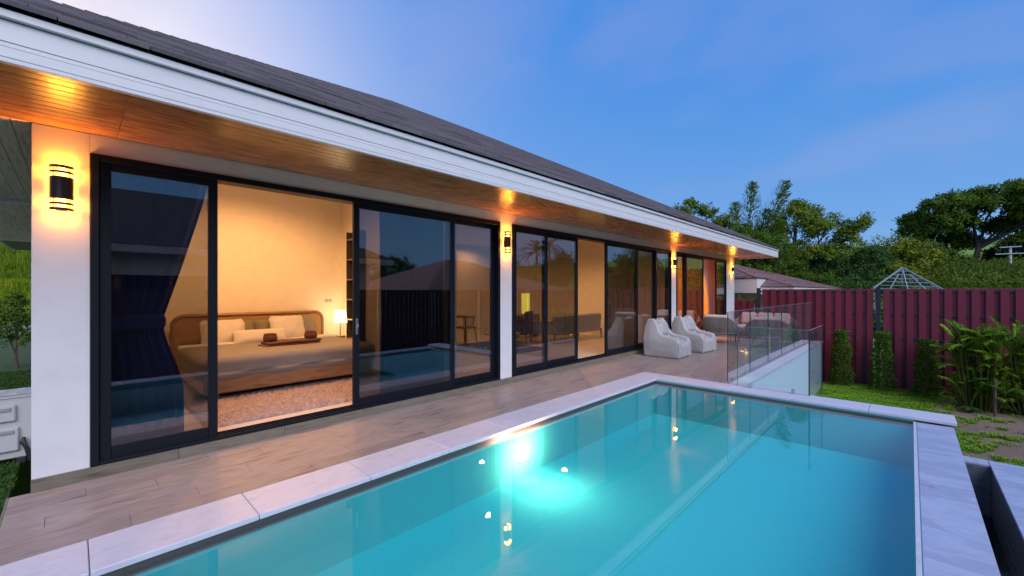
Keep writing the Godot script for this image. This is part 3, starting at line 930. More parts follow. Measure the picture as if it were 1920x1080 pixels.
# a hipped house given by its eaves rectangle
func hip_house(called: String, label: String, x0: float, x1: float, z0: float, z1: float, eave: float, pitch: float, base: float, fascia_h: float, roof_mat: Material, tabbed: bool, windows: Array) -> Node3D:
	var h := thing(called, label, "house")
	var roof := part("roof", hip_sheet(x0, x1, z0, z1, eave, pitch), roof_mat, h)
	if tabbed:
		var s1 := Vector3(0, pitch, -1).normalized()
		var half := minf(x1 - x0, z1 - z0) * 0.5
		shingles(roof, Vector3(x0, eave, z1), Vector3(x1, eave, z1), s1, half / absf(s1.z), absf(s1.z), absf(s1.z), 0.2, 0.5, roof_mat, 0, 0)
		var s2 := Vector3(-1, pitch, 0).normalized()
		shingles(roof, Vector3(x1, eave, z1), Vector3(x1, eave, z0), s2, half / absf(s2.x), absf(s2.x), absf(s2.x), 0.2, 0.5, roof_mat, 0, 0)
	var mb := MB.new()
	mb.bb(Vector3(x0 + 0.03, eave - fascia_h, z0 + 0.03), Vector3(x1 - 0.03, eave - 0.01, z0 + 0.07))
	mb.bb(Vector3(x0 + 0.03, eave - fascia_h, z1 - 0.07), Vector3(x1 - 0.03, eave - 0.01, z1 - 0.03))
	mb.bb(Vector3(x0 + 0.03, eave - fascia_h, z0 + 0.07), Vector3(x0 + 0.07, eave - 0.01, z1 - 0.07))
	mb.bb(Vector3(x1 - 0.07, eave - fascia_h, z0 + 0.07), Vector3(x1 - 0.03, eave - 0.01, z1 - 0.07))
	part("fascia", mb, M.fascia_paint, h)
	mb = MB.new()
	mb.bb(Vector3(x0 + 0.08, eave - fascia_h + 0.02, z0 + 0.08), Vector3(x1 - 0.08, eave - fascia_h + 0.05, z1 - 0.08))
	part("soffit", mb, M.grey_pine, h)
	mb = MB.new()
	mb.bb(Vector3(x0 + 1.0, base, z0 + 1.0), Vector3(x1 - 1.0, eave - fascia_h + 0.015, z1 - 1.0))
	part("wall", mb, M.white_paint, h)
	for q in windows:      # [on the x side or z side, along, width, y0, y1]
		var f := MB.new()
		var g := MB.new()
		var face: float = {"x0": x0 + 1.0, "x1": x1 - 1.0, "z0": z0 + 1.0, "z1": z1 - 1.0}[q[0]]
		var out := 1.0 if q[0] in ["x1", "z1"] else -1.0
		for e in 2:
			var m := f if e == 0 else g
			var t := 0.03 if e == 0 else 0.045
			var i := 0.0 if e == 0 else 0.06
			if q[0][0] == "x": m.bb(Vector3(face - 0.02 * out, q[3] + i, q[1] + i), Vector3(face + t * out, q[4] - i, q[1] + q[2] - i))
			else: m.bb(Vector3(q[1] + i, q[3] + i, face - 0.02 * out), Vector3(q[1] + q[2] - i, q[4] - i, face + t * out))
		var w := part("window", f, M.black_metal, h)
		part("pane", g, M.tinted_glass, w)
	return h

func far_houses() -> void:
	hip_house("brown_roofed_house", "neighbouring house behind the plum fence with wide brown shingled hip roof", -17.0, -3.35, -36.0, -19.9, 1.72, 0.31, -1.4, 0.3, M.brown_shingle, true, [["z1", -9.0, 1.5, -0.3, 1.1]])
	hip_house("roofed_annex", "small annex with brown shingled roof and deep white fascia beside the far terrace", -12.0, -4.55, -24.0, -19.4, 2.08, 0.42, -1.4, 0.6, M.brown_shingle, true, [["z1", -9.0, 1.2, -0.2, 1.2]])
	hip_house("dark_roofed_villa", "dark roofed white villa across the garden, mirrored in the glass doors", 11.5, 23.5, -12.7, 8.0, 3.33, 0.52, -1.4, 0.29, M.slate_shingle, false, [["x0", -9.5, 2.4, 0.0, 2.2], ["x0", -4.0, 3.0, 0.0, 2.2], ["x0", 3.0, 2.0, 0.0, 2.2]])
	hip_house("plain_roofed_house", "house with plain brown hip roof beyond the right fence, mirrored in the closed sliding door", 17.5, 34.0, -38.0, -19.0, 1.6, 0.40, -1.4, 0.3, M.brown_shingle, false, [["x0", -30.0, 2.0, -0.5, 1.1]])

func fence_run(label: String, paint: Material, x0: float, x1: float, bays: int, bottom: float, top: float, at: Vector3, turn: float) -> void:
	var f := thing("board_fence", label, "fence", at, turn)
	var boards := []
	for v in 4:
		var mb := MB.new()
		var t := 0.92 + 0.05 * v
		mb.bb(Vector3(-0.075, bottom, -0.011), Vector3(0.075, top, 0.011), Color(t, t, t), 0.004, Vector2(v * 3.3, v * 1.7))
		boards.append(mb.mesh())
	var bay := (x1 - x0) / bays
	for b in bays + 1:
		var mb := MB.new()
		mb.bb(Vector3(-0.055, bottom - 0.1, -0.075), Vector3(0.055, top + 0.03, 0.03), Color.WHITE, 0.006)
		mb.bb(Vector3(-0.06, top + 0.03, -0.08), Vector3(0.06, top + 0.045, 0.035), Color.WHITE, 0.004)
		var o := part("post", mb, M.fence_post, f)
		o.position.x = x0 + b * bay
		if b == bays: break
		for r in 5:
			mb = MB.new()
			var y := bottom + 0.22 + r * (top - bottom - 0.30) / 4.0
			mb.bb(Vector3(0.06, y - 0.025, -0.066), Vector3(bay - 0.06, y + 0.025, -0.034), Color.WHITE, 0.003)
			o = part("rail", mb, M.fence_post, f)
			o.position.x = x0 + b * bay
		for k in 12:
			for back in 2:
				if back == 1 and k == 11: continue
				var m := MeshInstance3D.new()
				m.mesh = boards[rng.randi() % 4]
				m.material_override = paint
				put(m, "board", f)
				m.position = Vector3(x0 + b * bay + 0.06 + (k + 0.5 + 0.5 * back) * (bay - 0.12) / 12.0, rr(-0.004, 0.004), -0.022 if back == 0 else -0.078)
	# nothing else: the boards stand on the ground

func fences() -> void:
	fence_run("tall plum board fence with black posts across the far end of the lawn", M.plum_board, -4.01, 9.08, 4, -1.5, 1.62, Vector3(0, 0, -17.2), 0.0)
	fence_run("lower plum fence behind the far terrace under the white annex fascia", M.plum_board, -10.4, -4.2, 2, -1.5, 1.22, Vector3(0, 0, -17.75), 0.0)
	fence_run("board fence darkened as if in shade along the right side of the garden, mirrored in the doors", M.shaded_board, -17.1, 12.36, 9, -1.5, 1.62, Vector3(9.35, 0, 0), -PI / 2)

func pane(parent: Node3D, a: Vector3, b: Vector3, y0: float, y1: float) -> void:
	var d := (b - a).normalized()
	var s := Vector3(-d.z, 0, d.x) * 0.006
	var e := d * 0.009
	var p := Node3D.new()
	put(p, "glass_panel", parent)
	var mb := MB.new()
	mb.box((a + b) * 0.5 + Vector3(0, (y0 + y1) * 0.5, 0), Vector3(0.010, y1 - y0, a.distance_to(b) - 0.012), Color.WHITE, 0.0, Basis(Vector3.UP.cross(d), Vector3.UP, d))
	part("pane", mb, M.clear_glass, p)
	for q in [a, b - e]:
		mb = MB.new()
		mb.box(q + e * 0.5 + Vector3(0, (y0 + y1) * 0.5, 0), Vector3(0.012, y1 - y0, 0.0045), Color.WHITE, 0.0, Basis(Vector3.UP.cross(d), Vector3.UP, d))
		part("edge", mb, M.glass_edge, p)
	mb = MB.new()
	mb.box((a + b) * 0.5 + Vector3(0, y1 + 0.002, 0), Vector3(0.011, 0.003, a.distance_to(b)), Color.WHITE, 0.0, Basis(Vector3.UP.cross(d), Vector3.UP, d))
	part("top_edge", mb, M.galvanised, p)
	for t in [0.2, 0.8]:
		mb = MB.new()
		mb.box(a.lerp(b, t) + Vector3(0, y0 + 0.03, 0), Vector3(0.035, 0.06, 0.05), Color.WHITE, 0.006, Basis(Vector3.UP.cross(d), Vector3.UP, d))
		part("clamp", mb, M.steel, p)

func balustrade() -> void:
	var g := thing("glass_balustrade", "row of frameless glass panels guarding the right edge of the far terrace", "glass railing")
	var zs := [-7.66, -9.03, -10.44, -11.75, -13.25, -14.6, -15.92]
	for k in 6:
		pane(g, Vector3(-2.25, 0, zs[k] - (0.006 if k else 0.0)), Vector3(-2.25, 0, zs[k + 1] + 0.006), 0.012, 1.2)
	var a := thing("glass_screen", "lower glass screen standing on the far end of the pool edging", "glass railing")
	pane(a, Vector3(-2.06, 0, -7.50), Vector3(-1.09, 0, -7.50), 0.012, 0.97)
	pane(a, Vector3(-1.085, 0, -7.51), Vector3(-1.085, 0, -8.72), -0.28, 0.97)

func wall_lamps() -> void:
	var proto: Node3D = null
	var q := [[0.06, "black half round wall lamp, lit, on the nearest white pillar left of the bedroom"], [-5.0, "black half round wall lamp, lit, on the pillar between bedroom and living room doors"], [-11.82, "black half round wall lamp, lit, on the pillar behind the two bean bags"], [-17.15, "black half round wall lamp, lit, on the last pillar beside the annex roof"]]
	for k in 4:
		if k == 0:
			proto = thing("wall_lamp", q[0][1], "wall lamp", Vector3(-4.9, 2.365, q[0][0]), 0.0, "wall lamps along the villa front")
			var R := 0.068
			var mb := MB.new()
			mb.bb(Vector3(0.0, -0.17, -0.03), Vector3(0.008, 0.17, 0.03), Color.WHITE, 0.002)
			part("back_plate", mb, M.bronze_metal, proto)
			for b in [[-0.178, -0.156, "band"], [-0.133, -0.115, "band"], [-0.088, 0.088, "shell"], [0.115, 0.133, "band"], [0.156, 0.178, "band"]]:
				mb = MB.new()
				var rows := []
				for e in [[R, b[0]], [R, b[1]], [R - 0.003, b[1]], [R - 0.003, b[0]], [R, b[0]]]:
					var row := PackedVector3Array()
					for s in 19:
						var a := -PI / 2 + PI * s / 18
						row.append(Vector3(0.012 + e[0] * cos(a), e[1], e[0] * sin(a)))
					rows.append(row)
				for r in 4: mb.grid([rows[r], rows[r + 1]], Color.WHITE, [Vector3.RIGHT, Vector3.UP, Vector3.LEFT, Vector3.DOWN][r])
				part(b[2], mb, M.bronze_metal, proto)
			mb = MB.new()
			for z in [-0.045, 0.045]: mb.bb(Vector3(0.045, -0.176, z - 0.003), Vector3(0.050, 0.176, z + 0.003))
			part("stay", mb, M.bronze_metal, proto)
			for s in [-1, 1]:
				mb = MB.new()
				mb.lathe(Vector3(0.036, s * 0.115, 0), [Vector2(0.001, -0.048), Vector2(0.026, -0.045), Vector2(0.030, -0.03), Vector2(0.030, 0.03), Vector2(0.026, 0.045), Vector2(0.001, 0.048)], 14)
				part("bulb", mb, M.warm_glow, proto)
				omni(proto, Vector3(0.036, s * 0.115, 0), Color(1.0, 0.62, 0.19), 0.72, 0.055)
		else:
			dup(proto, "wall_lamp", q[k][1], Vector3(-4.9, 2.365, q[k][0]), 0.0, "wall lamps along the villa front")

func pillow(called: String, label: String, at: Vector3, half: Vector3, basis: Basis, mt: Material, pleats := false, group := "") -> Node3D:
	var mb := MB.new()
	mb.rbox(Vector3.ZERO, half, minf(half.x, half.y) * 0.98 if half.x < half.z else half.z * 0.9, 14, Color.WHITE, func(p: Vector3) -> Vector3:
		var u := p.y / half.y
		var w := p.z / half.z
		var k := (1.0 - 0.75 * pow(absf(u), 3.0)) * (1.0 - 0.75 * pow(absf(w), 3.0))
		var q := Vector3(p.x * (0.25 + 0.85 * k), p.y * (1.0 - 0.07 * (1.0 - w * w)), p.z * (1.0 - 0.06 * (1.0 - u * u)))
		if pleats:
			var a := atan2(p.y, p.z - half.z * 0.1)
			q.x += 0.012 * sin(a * 16.0) * smoothstep(0.1, 0.6, Vector2(u, w).length())
		return q, basis)
	var o := part(called, mb, mt)
	o.position = at
	tag(o, label, "pillow" if called == "pillow" else "cushion", group)
	return o

# hanging cloth with folds; edge(t) gives its two z limits at height t (0 top, 1 bottom)
func drape(x: float, top: float, bottom: float, edge: Callable, folds: int, depth: float) -> MB:
	var rows := []
	for r in 41:
		var t := r / 40.0
		var e: Vector2 = edge.call(t)
		var row := PackedVector3Array()
		for k in 91:
			var s := k / 90.0
			var d := depth * (0.35 + 0.65 * smoothstep(0.0, 0.9, absf(e.x - e.y)))
			row.append(Vector3(x + d * sin(s * folds * TAU + 0.7 * sin(t * 2.0 + s * 5.0)) + 0.02 * sin(s * 9.0 + t * 3.0), lerpf(top, bottom, t), lerpf(e.x, e.y, s)))
		rows.append(row)
	var mb := MB.new()
	mb.grid(rows, Color.WHITE, Vector3.RIGHT)
	return mb

func bedroom_things() -> void:
	# bed: headboard against the back wall
	var b := thing("bed", "wide double bed with cane headboard, grey duvet and wooden base in the bedroom", "bed", Vector3(-8.6, 0.12, -2.29))
	var mb := MB.new()
	var path := []
	for k in 33:      # frame of the headboard with round upper corners
		var w := 1.185
		var t := k / 32.0 * 4.0
		var hgt := 1.02
		if t < 1.0: path.append(Vector3(0, lerpf(0.0, hgt - 0.15, t), w))
		elif t < 1.5: path.append(Vector3(0, hgt - 0.15 + 0.15 * sin((t - 1.0) * PI), w - 0.15 + 0.15 * cos((t - 1.0) * PI)))
		elif t < 2.5: path.append(Vector3(0, hgt, lerpf(w - 0.15, -w + 0.15, t - 1.5)))
		elif t < 3.0: path.append(Vector3(0, hgt - 0.15 + 0.15 * cos((t - 2.5) * PI), -w + 0.15 - 0.15 * sin((t - 2.5) * PI)))
		else: path.append(Vector3(0, lerpf(hgt - 0.15, 0.0, t - 3.0), -w))
	mb.tube(path, 0.032, 8)
	var head := part("headboard", mb, M.oak, b)
	mb = MB.new()
	mb.bb(Vector3(-0.012, 0.2, -1.17), Vector3(0.012, 0.99, 1.17))
	part("cane_panel", mb, M.cane, head)
	mb = MB.new()
	mb.bb(Vector3(-0.02, 0.50, -1.15), Vector3(0.022, 0.54, 1.15), Color.WHITE, 0.004)
	part("rail", mb, M.oak, head)
	mb = MB.new()
	mb.bb(Vector3(0.03, 0.10, -1.16), Vector3(2.14, 0.30, 1.16), Color.WHITE, 0.02)
	part("base", mb, M.oak, b)
	for q in [[0.15, -1.0], [0.15, 1.0], [2.0, -1.0], [2.0, 1.0]]:
		mb = MB.new()
		mb.bb(Vector3(q[0] - 0.04, 0.0, q[1] - 0.04), Vector3(q[0] + 0.04, 0.10, q[1] + 0.04), Color.WHITE, 0.004)
		part("leg", mb, M.oak, b)
	mb = MB.new()
	mb.rbox(Vector3(1.1, 0.42, 0), Vector3(1.02, 0.13, 1.08), 0.06, 10)
	part("mattress", mb, M.white_linen, b)
	var fold := noise(90, 1.2, 3)
	mb = MB.new()
	mb.rbox(Vector3(1.33, 0.415, 0), Vector3(0.83, 0.165, 1.20), 0.10, 34, Color.WHITE, func(p: Vector3) -> Vector3:
		var o := 0.022 * fold.get_noise_3d(p.x * 2.5, p.y * 1.2, p.z * 1.6)
		o += 0.010 * (1.0 - smoothstep(0.0, 0.05, absf(fposmod(p.z + 0.35, 0.8) - 0.4))) * -1.0
		var q := p + p.normalized() * o
		if p.y < -0.05: q.x += (0.02 if p.x > 0.7 else 0.0) * sin(p.z * 9.0)
		return q)
	part("duvet", mb, M.duvet, b)
	mb = MB.new()
	mb.rbox(Vector3(0.56, 0.555, 0), Vector3(0.13, 0.045, 1.19), 0.044, 12, Color.WHITE, func(p: Vector3) -> Vector3: return p + Vector3(0.012 * sin(p.z * 7.0), 0.008 * sin(p.z * 5.0), 0))
	part("folded_edge", mb, M.white_linen, b)
	var lean := Basis(Vector3.BACK, 0.42)
	pillow("pillow", "olive pillow standing behind the white pillow nearest the tied curtain", Vector3(-8.42, 0.86, -1.95), Vector3(0.09, 0.20, 0.30), lean, M.olive_cloth)
	pillow("pillow", "olive pillow standing in the middle of the headboard", Vector3(-8.42, 0.86, -2.50), Vector3(0.09, 0.20, 0.28), lean, M.olive_cloth)
	pillow("pillow", "grey beige pillow at the lamp end of the headboard", Vector3(-8.38, 0.87, -2.98), Vector3(0.10, 0.23, 0.26), lean, M.duvet)
	pillow("pillow", "white pleated pillow on the left half of the bed", Vector3(-8.20, 0.86, -1.72), Vector3(0.10, 0.25, 0.33), Basis(Vector3.BACK, 0.5), M.white_linen, true)
	pillow("pillow", "white pleated pillow on the right half of the bed", Vector3(-8.20, 0.88, -2.70), Vector3(0.10, 0.26, 0.30), Basis(Vector3.BACK, 0.5), M.white_linen, true)
	pillow("pillow", "long low white pillow lying in front of the pleated pillows", Vector3(-7.98, 0.78, -2.2), Vector3(0.09, 0.15, 0.42), Basis(Vector3.BACK, 0.6), M.white_linen)
	# towels
	for k in 2:
		var t := thing("towel", ["lower folded brown towel on the bed", "upper folded brown towel on the bed under the rolled ones"][k], "towel", Vector3(-7.25, 0.705 + k * 0.042, -2.42 - k * 0.03), 0.10, "brown towels on the bed")
		mb = MB.new()
		mb.rbox(Vector3.ZERO, Vector3(0.17, 0.021, 0.42 - 0.01 * k), 0.02, 10, Color.WHITE, func(p: Vector3) -> Vector3: return p + Vector3(0, 0.004 * sin(p.z * 11.0 + k), 0))
		part("folded_cloth", mb, M.brown_towel, t)
	for k in 2:
		var t := thing("rolled_towel", ["brown rolled towel on the left end of the folded towels", "brown rolled towel on the right end of the folded towels"][k], "towel", Vector3(-7.25, 0.768, [-2.13, -2.74][k]), 0.1, "brown towels on the bed")
		mb = MB.new()
		var sp := []
		for s in 60:
			var a := s * 0.42
			sp.append(Vector2(0.018 + 0.075 * s / 59.0, a))
		mb.lathe(Vector3.ZERO, [Vector2(0.001, 0.10), Vector2(0.045, 0.125), Vector2(0.085, 0.11), Vector2(0.10, 0.06), Vector2(0.10, 0.03), Vector2(0.085, 0.0), Vector2(0.001, 0.0)], 22)
		for r in [0.03, 0.055, 0.08]:
			var ring := []
			for s in 25: ring.append(Vector3(r * cos(TAU * s / 24), 0.122 - r * 0.14, r * sin(TAU * s / 24)))
			mb.tube(ring, 0.010, 6, Color.WHITE, false)
		part("roll", mb, M.brown_towel, t)
	# night table and lamp
	var n := thing("night_table", "small oak night table right of the bed, partly behind the sliding door", "night table", Vector3(-8.42, 0.12, -3.70))
	mb = MB.new()
	mb.bb(Vector3(-0.26, 0.46, -0.23), Vector3(0.26, 0.49, 0.21), Color.WHITE, 0.006)
	part("top", mb, M.oak, n)
	mb = MB.new()
	mb.bb(Vector3(-0.25, 0.14, -0.21), Vector3(0.235, 0.459, 0.19), Color.WHITE, 0.004)
	part("cabinet", mb, M.oak, n)
	for k in 2:
		mb = MB.new()
		mb.bb(Vector3(0.236, 0.155 + k * 0.15, -0.20), Vector3(0.25, 0.295 + k * 0.15, 0.18), Color.WHITE, 0.004)
		var dr := part("drawer", mb, M.oak, n)
		mb = MB.new()
		mb.bb(Vector3(0.251, 0.22 + k * 0.15, -0.05), Vector3(0.262, 0.235 + k * 0.15, 0.03), Color.WHITE, 0.002)
		part("handle", mb, M.bronze_metal, dr)
	for q in [[-0.2, -0.17], [-0.2, 0.15], [0.2, -0.17], [0.2, 0.15]]:
		mb = MB.new()
		mb.bb(Vector3(q[0] - 0.02, 0, q[1] - 0.02), Vector3(q[0] + 0.02, 0.14, q[1] + 0.02))
		part("leg", mb, M.oak, n)
	var l := thing("table_lamp", "lit table lamp with white tapered shade on the night table", "lamp", Vector3(-8.34, 0.61, -3.73))
	mb = MB.new()
	mb.bb(Vector3(-0.07, 0, -0.07), Vector3(0.07, 0.05, 0.07), Color.WHITE, 0.004)
	part("foot", mb, M.oak, l)
	mb = MB.new()
	mb.tube([Vector3(0, 0.05, 0), Vector3(0, 0.35, 0)], 0.014, 10)
	part("stem", mb, M.steel, l)
	mb = MB.new()
	mb.lathe(Vector3(0, 0.42, 0), [Vector2(0.135, -0.11), Vector2(0.105, 0.13), Vector2(0.102, 0.13), Vector2(0.132, -0.11), Vector2(0.135, -0.11)], 28)
	part("lamp_shade", mb, M.shade_glow, l)
	omni(l, Vector3(0, 0.42, 0), Color(1.0, 0.86, 0.62), 0.16, 0.05)
	# rug: a thick pile
	var rows := []
	var cols := []
	for i in 61:
		var row := PackedVector3Array()
		var cr := PackedColorArray()
		for j in 121:
			var x := lerpf(-6.95, -5.25, i / 60.0)
			var z := lerpf(-0.95, -3.75, j / 120.0)
			var e := minf(minf(i, 60 - i), minf(j, 120 - j))
			row.append(Vector3(x + rr(-0.01, 0.01), 0.122 + (rr(0.012, 0.045) if e > 0 else 0.0), z + rr(-0.01, 0.01)))
			var t := rng.randf()
			cr.append(Color(0.20, 0.145, 0.14).lerp(Color(0.36, 0.27, 0.25), t))
		rows.append(row); cols.append(cr)
	mb = MB.new()
	mb.grid(rows, cols, Vector3.UP)
	tag(part("rug", mb, M.rug_pile), "shaggy brown grey rug on the floor in front of the bed", "rug")
	# curtains
	var c := thing("curtain", "navy curtain gathered by a band behind the leftmost fixed pane", "curtain")
	part("cloth", drape(-5.2, 2.85, 0.14, func(t: float) -> Vector2:
		var e := lerpf(-1.00, -0.60, pow(clampf(t / 0.58, 0.0, 1.0), 1.15))
		if t > 0.58: e = lerpf(-0.60, -0.76, smoothstep(0.58, 0.85, t))
		return Vector2(-0.12, e), 7, 0.035), M.navy_cloth, c)
	mb = MB.new()
	mb.rbox(Vector3(-5.19, 1.26, -0.36), Vector3(0.065, 0.07, 0.26), 0.05, 8, Color.WHITE)
	part("tie_band", mb, M.navy_cloth, c)
	c = thing("curtain", "dark navy curtain drawn behind the closed bedroom sliding door", "curtain")
	part("cloth", drape(-5.2, 2.85, 0.14, func(_t: float) -> Vector2: return Vector2(-2.85, -3.95), 13, 0.035), M.navy_cloth, c)
	# tall dark shelf against the partition
	var s := thing("tall_shelf", "tall dark shelf with pale boards right of the bedside lamp", "shelf", Vector3(-8.0, 0.12, -3.885))
	mb = MB.new()
	mb.bb(Vector3(-0.28, 0, -0.07), Vector3(-0.26, 2.62, 0.06)); mb.bb(Vector3(0.26, 0, -0.07), Vector3(0.28, 2.62, 0.06)); mb.bb(Vector3(-0.26, 0, -0.07), Vector3(0.26, 2.62, -0.062))
	part("case", mb, M.dark_cloth, s)
	for k in 7:
		mb = MB.new()
		mb.bb(Vector3(-0.259, 0.05 + k * 0.40, -0.059), Vector3(0.259, 0.075 + k * 0.40, 0.062), Color.WHITE, 0.003)
		part("board", mb, M.oak, s)
	# socket plate on the wall
	var o := thing("wall_socket", "double white socket plate on the cream wall above the night table", "socket", Vector3(-8.748, 1.36, -3.66))
	mb = MB.new()
	mb.bb(Vector3(-0.002, -0.04, -0.075), Vector3(0.008, 0.04, 0.075), Color.WHITE, 0.003)
	part("plate", mb, M.white_plastic, o)
	for z in [-0.035, 0.035]:
		mb = MB.new()
		mb.bb(Vector3(0.0081, -0.02, z - 0.02), Vector3(0.011, 0.02, z + 0.02), Color(0.6, 0.6, 0.6), 0.001)
		part("socket", mb, M.white_plastic, o)

func living_things() -> void:
	var s := thing("sofa", "beige sofa on wooden legs seen from behind in the living room doorway", "sofa", Vector3(-6.95, 0.12, -10.05))
	var mb := MB.new()
	mb.rbox(Vector3(0, 0.50, 0), Vector3(0.09, 0.27, 1.12), 0.05, 8, Color.WHITE, null, Basis(Vector3.BACK, -0.08))
	part("backrest", mb, M.sofa_cloth, s)
	mb = MB.new()
	mb.rbox(Vector3(-0.42, 0.33, 0), Vector3(0.40, 0.10, 1.10), 0.05, 8)
	part("seat", mb, M.sofa_cloth, s)
	for z in [-1.10, 1.10]:
		mb = MB.new()
		mb.rbox(Vector3(-0.40, 0.42, z), Vector3(0.42, 0.17, 0.06), 0.04, 6)
		part("armrest", mb, M.sofa_cloth, s)
		mb = MB.new()
		mb.bar(Vector3(-0.80, 0.56, z * 1.06), Vector3(0.06, 0.60, z * 1.06), 0.05, 0.03, Color.WHITE, 0.006)
		part("arm_rail", mb, M.oak, s)
		for x in [-0.75, 0.05]:
			mb = MB.new()
			mb.tube([Vector3(x, 0.30, z * 1.04), Vector3(x * 1.06, 0.0, z * 1.07)], [0.028, 0.016], 8)
			part("leg", mb, M.oak, s)
	var a := thing("armchair", "dark armchair with a round cushion in front of the glowing yellow lamp", "armchair", Vector3(-7.9, 0.12, -8.55), 0.5)
	mb = MB.new()
	mb.rbox(Vector3(0, 0.34, 0), Vector3(0.34, 0.09, 0.36), 0.05, 6)
	part("seat", mb, M.dark_cloth, a)
	mb = MB.new()
	mb.rbox(Vector3(0.30, 0.60, 0), Vector3(0.06, 0.28, 0.36), 0.05, 6)
	part("backrest", mb, M.dark_cloth, a)
	for z in [-0.36, 0.36]:
		mb = MB.new()
		mb.rbox(Vector3(0, 0.50, z), Vector3(0.34, 0.08, 0.05), 0.04, 5)
		part("armrest", mb, M.dark_cloth, a)
	for q in [[-0.28, -0.3], [-0.28, 0.3], [0.28, -0.3], [0.28, 0.3]]:
		mb = MB.new()
		mb.tube([Vector3(q[0], 0.26, q[1]), Vector3(q[0] * 1.1, 0, q[1] * 1.1)], [0.022, 0.014], 8)
		part("leg", mb, M.oak, a)
	mb = MB.new()
	mb.lathe(Vector3.ZERO, [Vector2(0.001, -0.16), Vector2(0.1, -0.13), Vector2(0.16, -0.05), Vector2(0.17, 0.02), Vector2(0.12, 0.12), Vector2(0.001, 0.16)], 18)
	var cu := part("round_cushion", mb, M.dark_cloth)
	cu.position = Vector3(-7.9, 0.71, -8.55)
	tag(cu, "dark round cushion on the seat of the dark armchair", "cushion")
	var k := thing("console", "low dark console under the glowing yellow lamp", "cabinet", Vector3(-8.75, 0.12, -9.75))
	mb = MB.new()
	mb.bb(Vector3(-0.2, 0.1, -0.5), Vector3(0.2, 0.70, 0.5), Color.WHITE, 0.006)
	part("cabinet", mb, M.oak, k)
	for z in [-0.45, 0.45]:
		mb = MB.new()
		mb.bb(Vector3(-0.18, 0, z - 0.02), Vector3(0.18, 0.1, z + 0.02))
		part("leg", mb, M.oak, k)
	var l := thing("column_lamp", "tall glowing yellow column lamp behind the living room glass", "lamp", Vector3(-8.7, 0.82, -9.75))
	mb = MB.new()
	mb.bb(Vector3(-0.09, 0, -0.12), Vector3(0.09, 0.03, 0.12), Color.WHITE, 0.003)
	part("foot", mb, M.oak, l)
	for z in [-0.062, 0.062]:
		mb = MB.new()
		mb.bb(Vector3(-0.08, 0.03, z - 0.052), Vector3(0.08, 0.66, z + 0.052), Color.WHITE, 0.01)
		part("lamp_shade", mb, M.yellow_glow, l)
	omni(l, Vector3(0, 0.35, 0.062), Color(1.0, 0.9, 0.3), 0.35, 0.05)
	var r := thing("rug", "dark rug under the living room coffee table", "rug", Vector3(-7.6, 0.12, -7.3))
	mb = MB.new()
	mb.bb(Vector3(-1.1, 0.001, -0.9), Vector3(1.1, 0.014, 0.9), Color.WHITE, 0.005)
	part("pile", mb, M.dark_cloth, r)
	var t := thing("coffee_table", "low round wooden coffee table on the dark living room rug", "table", Vector3(-7.5, 0.135, -7.5))
	mb = MB.new()
	mb.lathe(Vector3.ZERO, [Vector2(0.001, 0.36), Vector2(0.45, 0.36), Vector2(0.46, 0.345), Vector2(0.45, 0.33), Vector2(0.001, 0.33)], 30)
	part("top", mb, M.oak, t)
	for q in 3:
		mb = MB.new()
		mb.tube([Vector3(0.25 * cos(q * 2.1), 0.33, 0.25 * sin(q * 2.1)), Vector3(0.36 * cos(q * 2.1), 0.0, 0.36 * sin(q * 2.1))], [0.022, 0.014], 8)
		part("leg", mb, M.oak, t)
	# dining group
	t = thing("dining_table", "wooden dining table behind the narrow pane left of the second wall lamp", "table", Vector3(-9.4, 0.12, -7.0))
	mb = MB.new()
	mb.bb(Vector3(-0.4, 0.71, -0.7), Vector3(0.4, 0.745, 0.7), Color.WHITE, 0.006)
	part("top", mb, M.oak, t)
	for q in [[-0.34, -0.62], [-0.34, 0.62], [0.34, -0.62], [0.34, 0.62]]:
		mb = MB.new()
		mb.tube([Vector3(q[0], 0.71, q[1]), Vector3(q[0], 0, q[1])], [0.03, 0.02], 8)
		part("leg", mb, M.oak, t)
	var proto: Node3D = null
	for c in [[Vector3(-8.75, 0.12, -7.35), 0.0, "wooden dining chair nearest the glass at the dining table"], [Vector3(-8.75, 0.12, -6.6), 0.2, "wooden dining chair half hidden by the door frame at the dining table"]]:
		if proto == null:
			proto = thing("dining_chair", c[2], "chair", c[0], c[1], "chairs at the dining table")
			mb = MB.new()
			mb.rbox(Vector3(0, 0.45, 0), Vector3(0.22, 0.025, 0.22), 0.02, 5)
			part("seat", mb, M.oak, proto)
			mb = MB.new()
			var arc := []
			for e in 13: arc.append(Vector3(0.24 * cos(-1.7 + 3.4 * e / 12.0), 0.74, 0.26 * sin(-1.7 + 3.4 * e / 12.0)))
			mb.tube(arc, 0.022, 8)
			part("backrest", mb, M.oak, proto)
			for e in 7:
				var q: Vector3 = arc[3 + e]
				mb = MB.new()
				mb.tube([Vector3(q.x * 0.85, 0.46, q.z * 0.8), q], 0.009, 6)
				part("spindle", mb, M.oak, proto)
			for q in [[-0.18, -0.18], [-0.18, 0.18], [0.18, -0.18], [0.18, 0.18]]:
				mb = MB.new()
				mb.tube([Vector3(q[0], 0.44, q[1]), Vector3(q[0] * 1.25, 0, q[1] * 1.25)], [0.018, 0.012], 8)
				part("leg", mb, M.oak, proto)
		else: dup(proto, "dining_chair", c[2], c[0], c[1], "chairs at the dining table")
	# far room curtain
	var cc := thing("curtain", "pale sheer curtain swept aside in the doorway of the far room", "curtain")
	part("cloth", drape(-5.25, 2.85, 0.14, func(q: float) -> Vector2: return Vector2(lerpf(-14.98, -15.6, smoothstep(0.0, 0.7, q)), -16.4), 9, 0.03), M.sheer_cloth, cc)

